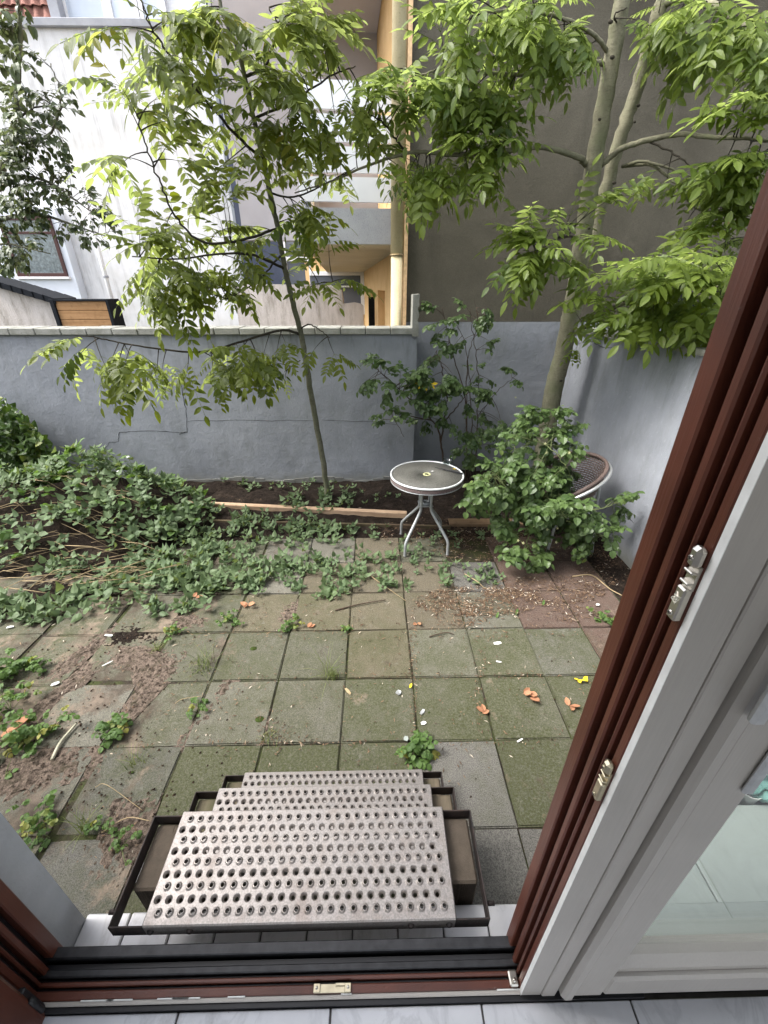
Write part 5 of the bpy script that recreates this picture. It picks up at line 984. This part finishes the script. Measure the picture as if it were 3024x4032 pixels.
# ------------------------------------------------------------------ ground cover
GAUSS = [(-2.62, 3.78, .50, .42, .50), (-3.4, 3.55, .65, .5, .46), (-2.05, 3.60, .28, .30, .22), (-2.5, 3.25, .45, .30, .20), (-4.3, 4.0, .5, .5, .8)]
def hill(x, y): return sum(h * math.exp(-((x - a) / sx_) ** 2 - ((y - b) / sy) ** 2) for a, b, sx_, sy, h in GAUSS)
md = bed(-5.5, -1.2, 2.6, 4.5, 60, 30, lambda x, y: hill(x, y) * .82 - .03 + .02 * mn.noise(Vector((x * 9, y * 9, 1)))); tag(md.build('soil_mound', MT['soil'], fix=False), kind='structure')
rg = random.Random(5); pl = []; pw_ = []
for _ in range(1150):
    x, y = rg.uniform(-5.0, -1.5), rg.uniform(2.62, 4.45); h = hill(x, y)
    if h < .05: continue
    dn = mn.noise(Vector((x * 2.2, y * 2.2, 7)))
    if y < 3.15 and x < -2.0 and dn < .12: continue
    e = .02; n = Vector((-(hill(x + e, y) - h) / e, -(hill(x, y + e) - h) / e, 1)).normalized(); z = h * rg.uniform(.80, 1.12) + rg.uniform(-.01, .05)
    if rg.random() < .22: pw_.append((rg.randrange(4), frame(Vector((x, y, z + .03)), n + Vector((rg.uniform(-.8, .8), rg.uniform(-.8, .3), .1)), Vector((0, 0, 1)), rg.uniform(-.6, .6), rg.uniform(1.0, 2.2)))); continue
    pl.append((rg.randrange(7), frame(Vector((x, y, z)), n + Vector((rg.uniform(-.5, .5), rg.uniform(-.6, .2), .4)), Vector((1, 0, 0)), rg.uniform(0, 6.28), rg.uniform(.75, 1.65))))
for cx, cy, rx, ry, n, s in ((1000, 2110, 396, 50, 136, 1.0), (720, 2170, 288, 75, 152, 1.15), (560, 2300, 240, 50, 48, 1.2), (640, 2260, 192, 62, 72, 1.3), (880, 2270, 264, 56, 80, 1.15), (1130, 2250, 228, 56, 64, 1.05), (1330, 2230, 192, 69, 64, 1.0), (1470, 2300, 132, 44, 24, .9), (1290, 2320, 144, 31, 21, .9), (1650, 2215, 132, 50, 29, .9), (1800, 2270, 156, 50, 27, .9), (1270, 2000, 156, 50, 56, 1.1), (1120, 1935, 300, 18, 37, .8), (1420, 1985, 156, 31, 21, .8), (1490, 2110, 156, 31, 18, .8), (200, 2385, 228, 38, 48, 1.2), (90, 2430, 132, 28, 24, 1.2), (620, 2395, 204, 28, 29, 1.1), (880, 2330, 180, 31, 24, 1.1), (1250, 2365, 48, 25, 5, 1.0), (1780, 2130, 144, 38, 18, .8), (1580, 2170, 84, 31, 10, .8), (1930, 2280, 60, 38, 8, .7), (300, 2300, 192, 62, 40, 1.2), (1260, 2090, 144, 38, 37, 1.1), (860, 2050, 264, 31, 48, .9), (260, 2200, 240, 75, 48, 1.1), (1950, 1960, 72, 50, 16, .8), (700, 2330, 312, 50, 48, 1.15)):
    for _ in range(n):
        q = rg.uniform(0, 6.283); d = math.sqrt(rg.random()); p = at(cx + rx * d * math.cos(q), cy + ry * d * math.sin(q), Z=0)
        if p.y > WY - .03 or p.x > RX - .05 or p.y < 2.2: continue
        if mn.noise(Vector((p.x * 5, p.y * 5, 9))) < rg.uniform(-.7, .25): continue
        z = max(0, hill(p.x, p.y) if p.x < -1.3 else 0) + (max(.0, bz(p.x, p.y)) if p.y > 3.3 else 0)
        pl.append((rg.randrange(7), frame(Vector((p.x, p.y, z + .002)), Vector((rg.uniform(-.6, .6), rg.uniform(-.7, .3), rg.uniform(.5, 1))), Vector((1, 0, 0)), rg.uniform(0, 6.28), s * rg.uniform(.5, 1.25))))
gc = thing('ground_cover', 'dead-nettle ground cover spreading over the bed and pavers', 'ground cover'); gc['kind'] = 'stuff'
NETTLE.place(pl, gc, 0, stuff='nettle_leaves'); WEED.place(pw_, gc, 0, stuff='weed_leaves')
run = MB()
for _ in range(60):
    p = at(rg.uniform(300, 1900), rg.uniform(2090, 2330), Z=.012); a = rg.uniform(0, 6.28); pts = [p]
    for k in range(5): a += rg.uniform(-.4, .4); pts.append(pts[-1] + Vector((math.cos(a) * .08, math.sin(a) * .05, rg.uniform(-.004, .006))))
    run.tube(pts, .0013, 4)
run.build('runners', MT['canebrown'], gc, fix=False)['kind'] = 'stuff'
iv = thing('ivy', 'ivy climbing the left end of the garden wall', 'ivy', (0, 0, 0)); pl = []
for _ in range(420):
    x = rg.uniform(-60, 270); ylim = 1560 + max(0, x) * 1.02 + rg.uniform(-25, 30); y = rg.uniform(ylim, 1900)
    if rg.random() < .25: y = rg.uniform(1650, 1780); x = rg.uniform(-60, 120)
    p = at(x, y, Y=rg.uniform(4.05, WY - .02)); pl.append((rg.randrange(5), frame(p, Vector((rg.uniform(-.5, .7), -.8, rg.uniform(-.1, .8))), Vector((0, 0, 1)), rg.uniform(0, 6.28), rg.uniform(.8, 1.4))))
IVY.place(pl, iv, 220)
# dry stalks at the foot of the mound
ds = MB()
for _ in range(110):
    p = at(rg.uniform(-40, 520), rg.uniform(2080, 2330), Z=.02); a = rg.uniform(-.5, .8); l = rg.uniform(.12, .5); q = p + Vector((math.cos(a) * l, math.sin(a) * l * .6, rg.uniform(.0, .14))); z = .03 + hill(p.x, p.y); p.z = z; q.z = max(q.z, hill(q.x, q.y) * .9 + .02); c = p.lerp(q, .5) + Vector((0, 0, rg.uniform(0, .05))); ds.tube([p, c, q], rg.uniform(.0014, .0034), 5)
o = ds.build('dry_stalks', MT['stem'], fix=False); tag(o, 'tangle of dry stalks at the foot of the mound', 'stalks', kind='stuff')
fl_ = thing('white_flowers', 'small white flower heads standing above the ground cover', 'flowers', at(300, 1830, Y=3.8)); inv = fl_.matrix_basis.inverted()
for px, py in ((292, 1788), (315, 1786), (270, 1860), (465, 1856), (505, 1800), (543, 1872), (240, 2010)):
    p = at(px, py, Y=3.7); m = MB(); m.lathe([(.0001, .008), (.011, .007), (.015, .0), (.008, -.006)], 8, inv @ p); m.build('flower_head', MT['paper'], fl_); m = MB(); m.tube([inv @ p, inv @ (p + Vector((.01, 0, -.06))), inv @ (p + Vector((.0, .01, -.16)))], .0016, 5); m.build('flower_stem', MT['cane'], fl_)

# ------------------------------------------------------------------ leaf litter and small things on the paving
V, T, K = [], [], []
for cx, cy, rx, ry, n in ((1880, 2370, 250, 60, 2400), (2000, 2150, 320, 70, 2600), (2150, 2330, 240, 60, 1700), (1700, 2100, 220, 50, 900), (2380, 2230, 110, 90, 900), (2250, 2420, 120, 30, 200), (1820, 2420, 120, 50, 420), (1500, 2650, 850, 480, 900), (500, 2600, 500, 400, 500), (1600, 2490, 700, 40, 160), (1650, 2665, 650, 14, 120), (1500, 2925, 700, 14, 120), (1625, 2650, 16, 300, 110), (1890, 2650, 24, 250, 90), (1400, 1990, 700, 50, 260), (1000, 2450, 500, 60, 120), (1080, 2890, 70, 70, 90), (400, 3300, 160, 160, 60)):
    for _ in range(n):
        q = rg.uniform(0, 6.283); d = math.sqrt(rg.random()); p = at(cx + rx * d * math.cos(q), cy + ry * d * math.sin(q), Z=0)
        if p.x > RX - .02 or p.y > WY - .02 or p.y < .56: continue
        if mn.noise(Vector((p.x * 7, p.y * 7, 4))) < rg.uniform(-.65, .22): continue
        z = .004 + (max(0, bz(p.x, p.y)) if p.y > 3.3 else .0) + rg.uniform(0, .006); a = rg.uniform(0, 6.283); l = rg.uniform(.012, .042) * (1.0 if p.y > 2 else .7); w = rg.uniform(.0012, .0036); c, s = math.cos(a), math.sin(a); b = len(V); tz = rg.uniform(-.004, .008)
        V += [(p.x - l / 2 * c, p.y - l / 2 * s, z), (p.x - w * s, p.y + w * c, z + .003), (p.x + w * s, p.y - w * c, z + .002), (p.x + l / 2 * c, p.y + l / 2 * s, z + tz)]; T += [(b, b + 2, b + 1), (b + 1, b + 2, b + 3)]; K += [min(1, max(0, rg.gauss(.5, .26)))] * 4
tag(tris('leaf_litter', V, T, MT['litter'], None, K), 'brown leaf litter scattered over the bed and pavers', 'leaf litter', kind='stuff')
V, T, K = [], [], []
for _ in range(420):                                   # crumbs of soil
    p = at(rg.choice((rg.gauss(560, 170), rg.gauss(250, 120), rg.uniform(0, 2300))), rg.uniform(2450, 3250), Z=0)
    if p.y < .56: continue
    r_ = rg.uniform(.002, .0065); b = len(V); V += [(p.x - r_, p.y - r_, 0), (p.x + r_, p.y - r_ * .7, 0), (p.x + r_ * .3, p.y + r_, 0), (p.x, p.y, r_ * 1.3)]; T += [(0 + b, 1 + b, 3 + b), (1 + b, 2 + b, 3 + b), (2 + b, b, 3 + b)]; K += [rg.uniform(0, .25)] * 4
tag(tris('soil_crumbs', V, T, MT['litter'], None, K), 'dark crumbs of soil scattered on the pavers', 'soil crumbs', kind='stuff')
def spray(name, px, py, n, size, mat, label, cat, spread=.03, z=.006):
    p = G(px, py, z); o = thing(name, label, cat, p, 0, 'fallen leaves on the paving')
    for k in range(n):
        a = rg.uniform(0, 6.28) if n > 1 else 1.1; V, T = leaflet(size * rg.uniform(.8, 1.2), size * (.62 if n > 1 else .36), (.44, .54, .36), curl=rg.uniform(-.5, -.1), fold=.35); M = rodrigues((0, 0, 1), a) @ rodrigues((1, 0, 0), rg.uniform(-.35, .35)); off = np.array([rg.uniform(-spread, spread), rg.uniform(-spread, spread) * .6, .004 * k])
        tris('leaflet', V @ M.T + off, T, MT[mat], o, np.full(len(V), rg.uniform(.1, .8)))
    return o
spray('fallen_leaf', 2078, 2742, 5, .052, 'dryleaf', 'curled orange-brown fallen leaf on the mossy paver, largest of its kind', 'leaf', .035)
spray('fallen_leaf', 1905, 2812, 3, .042, 'dryleaf', 'orange-brown fallen leaf lying beside a paver joint', 'leaf', .022)
spray('fallen_leaf', 2252, 2775, 3, .045, 'dryleaf', 'orange-brown fallen leaf next to the brown door frame', 'leaf', .028)
spray('fallen_leaf', 975, 2385, 5, .045, 'dryleaf', 'pinkish yellow fallen rose leaf at the edge of the ground cover', 'leaf', .04, .012)
spray('fallen_leaf', 1215, 2470, 2, .045, 'dryleaf', 'narrow rust-coloured fallen leaf on the brown paver', 'leaf', .012)
spray('fallen_leaf', 1640, 2452, 2, .04, 'dryleaf', 'small orange fallen leaf between the brown pavers', 'leaf', .012)
spray('fallen_leaf', 765, 2352, 2, .045, 'dryleaf', 'pale orange fallen leaf on the ground cover', 'leaf', .014, .05)
spray('large_dry_leaf', 22, 2882, 2, .12, 'dryleaf', 'large curled brown dry leaf at the left edge', 'leaf', .02, .03)
spray('yellow_petals', 2283, 2682, 6, .030, 'yellow', 'bright yellow petals on the paver by the door frame', 'petals', .028)
spray('green_leaf', 2138, 2382, 1, .055, 'weed', 'single yellow-green leaf on the leaf litter', 'leaf', .005, .012)
spray('green_leaf', 1955, 2432, 1, .05, 'weed', 'yellow-green fallen leaf on the green paver, left one', 'leaf', .005)
spray('green_leaf', 2035, 2422, 1, .055, 'weed', 'yellow-green fallen leaf at the red paver corner', 'leaf', .005)
spray('yellow_sliver', 1611, 2710, 1, .04, 'yellow', 'thin yellow leaf sliver beside the paver joint', 'leaf', .003)
def scrap(px, py, w, l, a, label, mat='paper', h=.004):
    p = G(px, py, .004); c, s = math.cos(a), math.sin(a); rnd = random.Random(px); pts = [(-.5, -.5), (.1, -.6), (.55, -.3), (.5, .4), (.0, .55), (-.45, .35)]
    top = [Vector((p.x + (x * l) * c - (y * w) * s, p.y + (x * l) * s + (y * w) * c, .005 + h * rnd.uniform(.2, 1.5))) for x, y in pts]; m = MB(); m.add(top + [v - Vector((0, 0, .0015)) for v in top], [(0, 1, 2, 3, 4, 5), (11, 10, 9, 8, 7, 6)] + [(i, (i + 1) % 6, 6 + (i + 1) % 6, 6 + i) for i in range(6)])
    return tag(m.build('scrap', MT[mat]), label, 'scrap', 'litter scraps on the paving')
scrap(428, 2502, .014, .055, -.2, 'torn white plastic scrap on the soil between the left pavers'); scrap(422, 2614, .006, .06, .7, 'thin white strip on the dark left soil'); scrap(217, 2693, .02, .04, .5, 'clear white scrap in the weeds at the left')
scrap(1568, 2728, .028, .03, .9, 'pale crumpled foil scrap on the central mossy paver', 'alu'); scrap(1662, 2805, .016, .035, .9, 'small folded silver wrapper by the paver joint', 'alu'); scrap(1667, 2848, .018, .028, .2, 'white petal-like scrap near the small weed'); scrap(1598, 2910, .022, .026, 1.2, 'pale green scrap next to the small weed', 'palegreen')
scrap(2046, 2916, .009, .036, .45, 'cigarette stub lying on the paver joint'); scrap(1963, 2606, .01, .032, -.2, 'white sliver on the green paver below the litter'); spray('bark_piece', 480, 3530, 1, .11, 'stonegrey', 'pale grey leaf-shaped piece lying left of the steps', 'bark', .001).scale = (.75, 1.0, .6); scrap(40, 2470, .016, .04, .3, 'white scrap on the far left pavers'); scrap(1370, 2722, .014, .05, -.9, 'dry yellowish leaf scrap by the grass tuft', 'stem')
scrap(1958, 2532, .02, .05, .1, 'white bird dropping spot on the green paver', h=.0005); scrap(2352, 2385, .022, .03, .8, 'small pale snail-like shell on the red paver', h=.012); scrap(1462, 1950, .03, .05, .8, 'white torn paper on the soil bed behind the beam', h=.02)
def tuft(px, py, n, h, label, spread=.03, lean=.6, mat='grass'):
    p = G(px, py, -.004); o = thing('grass_tuft', label, 'grass', p, 0, 'grass tufts in the paving joints'); V, T, K = [], [], []
    for _ in range(n):
        a = rg.uniform(0, 6.28); l = h * rg.uniform(.5, 1.15); b0 = np.array([rg.gauss(0, spread * .4), rg.gauss(0, spread * .4), 0]); d = np.array([math.cos(a), math.sin(a), 0]); sd = np.array([-math.sin(a), math.cos(a), 0]) * .0017; b = len(V); le = lean * rg.uniform(.3, 1.4)
        for t in (0, .35, .7, 1.0): c = b0 + d * l * le * t ** 1.6 + np.array([0, 0, l * (t - .45 * le * t * t)]); V += [c - sd * (1 - .8 * t), c + sd * (1 - .8 * t)]
        for k in range(3): q = b + 2 * k; T += [(q, q + 1, q + 3), (q, q + 3, q + 2)]
        K += [rg.uniform(0, .99)] * 8
    tris('blades', V, T, MT[mat], o, K)['kind'] = 'stuff'; return o
tuft(800, 2628, 60, .17, 'loose pale grass tuft between the left pavers', .08, .9); tuft(1312, 2668, 70, .06, 'dense short green grass tuft on the paver joint', .035, .5); tuft(1290, 2665, 14, .20, 'long dry grass stalks beside the short tuft', .04, 1.0); tuft(620, 2560, 40, .06, 'small dry grass tuft at the edge of the sand', .03, .8); tuft(330, 3270, 30, .12, 'thin grass tuft at the lower left', .03, .8); tuft(1060, 2900, 40, .05, 'withered tuft on the sandy paver corner', .05, .9); tuft(540, 3010, 14, .12, 'few grass blades on the left paver joint', .05, 1.0)
def weed(px, py, n, s, label, spread=.05, up=.8, mats=None):
    p = G(px, py, 0); o = thing('weed', label, 'weed', p, 0, 'weeds in the paving joints'); pl = []
    for _ in range(n):
        q = p + Vector((rg.gauss(0, spread * .5), rg.gauss(0, spread * .5), rg.uniform(0, spread * .9))); pl.append((rg.randrange(4), frame(q, Vector((rg.uniform(-1, 1), rg.uniform(-1, .6), rg.uniform(.1, up))), Vector((0, 0, 1)), rg.uniform(-.5, .5), s * rg.uniform(.6, 1.2))))
    WEED.place(pl, o, 300); m = MB()
    for i, M in pl[:8]: m.tube([(0, 0, -.01), p.lerp(M.translation, .6) - p, M.translation - p], .0014, 4)
    m.build('stems', MT['cane'], o, fix=False); return o
weed(1640, 2965, 30, .95, 'bushy green weed growing at the top tread', .07); weed(445, 2885, 24, .85, 'bright lobed weed in the paver joint at the left', .06); weed(2370, 2438, 14, .7, 'pale small weed on the red paver', .05); weed(2412, 2452, 9, .6, 'pale small weed beside the door frame', .03); weed(685, 2490, 14, .65, 'small weed on the edge of the sandy patch', .05); weed(1150, 2468, 16, .6, 'low weed at the corner of a brown paver', .06, .4); weed(1365, 2478, 9, .5, 'tiny weed on the central joint', .03, .4); weed(920, 2440, 22, .6, 'creeping weed in the joint left of the rose leaf', .08, .3); weed(475, 3330, 12, .6, 'weed on the dirt left of the steps', .06, .5); weed(400, 3250, 9, .55, 'small weed behind the left weed by the steps', .05, .5); weed(150, 3270, 28, .6, 'clump of small weeds at the plaster reveal', .12, .5); weed(185, 3210, 8, .9, 'yellowing weed at the lower left joint', .05, .6)
weed(40, 2790, 34, .85, 'leafy weed clump at the left edge, upper one', .16, .9); weed(60, 2940, 32, .85, 'leafy weed clump at the left edge, lower one', .15, .9); weed(180, 2900, 22, .9, 'thin weed beside the dirt at the left', .10, .8); weed(30, 2660, 26, 1.0, 'yellow-green weed under the left edge pavers', .10, .9); weed(130, 2640, 18, .9, 'grey-green weed on the mossy left paver', .09, .6); weed(1300, 2345, 10, .6, 'tiny weed under the broken twig', .04, .5); weed(780, 2800, 12, .55, 'flat weed in the joint below the grass', .05, .3)
for px, py, s, l in ((998, 2553, .022, 'round dark moss cushion on the left paver'), (1022, 2832, .026, 'dark moss cushion at the sandy corner'), (1690, 2806, .008, 'tiny moss cushion near the silver wrapper'), (520, 3040, .007, 'tiny snail shell on the left paver')):
    p = G(px, py, 0); m = MB(); m.lathe([(.0001, .5), (.5, .42), (.85, .2), (1, -.1)], 14); o = m.build('moss_cushion', MT['moss']); o.location = p; o.scale = (s, s * .8, s * .45); tag(o, l, 'moss')
# ------------------------------------------------------------------ things seen through the closed leaf
a = at(2440, 3790, Z=.02); yb_ = at(2850, 3165, Z=.06).y
pb = thing('pale_board', 'pale grey-green board on the ground behind the door glass', 'board', (0, 0, 0)); xj0, xj1 = at(2733, 3380, Z=.05).x, at(2896, 3674, Z=.05).x; xj = (xj0 + xj1) / 2
for x0, x1 in ((.74, xj - .003), (xj + .003, 2.0)):
    m = MB(); m.box((x0, .60, .006), (x1, yb_, .05), .004); m.build('panel', MT['palegreen'], pb)
p = at(2975, 3090, Z=.12); bgm = bmesh.new(); bmesh.ops.create_icosphere(bgm, subdivisions=4, radius=1)
for v in bgm.verts: v.co += v.co * (.28 * mn.noise(v.co * 3.1) + .12 * mn.noise(v.co * 9)); v.co = Vector((v.co.x * .17, v.co.y * .13, v.co.z * .11))
me = bpy.data.meshes.new('plastic_bag'); bgm.to_mesh(me); bgm.free(); o = link('plastic_bag', me, MT['teal']); o.location = (p.x + .08, p.y + .08, .11); tag(o, 'crumpled teal plastic bag behind the door glass', 'bag')
p = at(2900, 3140, Z=.05); cr_ = thing('brown_crate', 'small brown crate next to the teal bag behind the glass', 'crate', (p.x, p.y + .06, 0), R(12))
for k in range(4):
    m = MB(); m.box((-.1, -.06, .01 + k * .03), (.06, .06, .034 + k * .03), .003); m.build('slat', MT['cardboard'], cr_)
p = at(2955, 3150, Z=.05); m = MB(); m.lathe([(.035, 0), (.036, 0), (.05, .09), (.052, .092), (.048, .09), (.034, .004), (.0001, .004)], 20); o = m.build('white_cup', MT['paper']); o.location = (p.x, p.y + .03, .004); tag(o, 'white paper cup in front of the teal bag', 'cup')
print('leaves', n1, n2, n3, 'objects', len(bpy.data.objects))
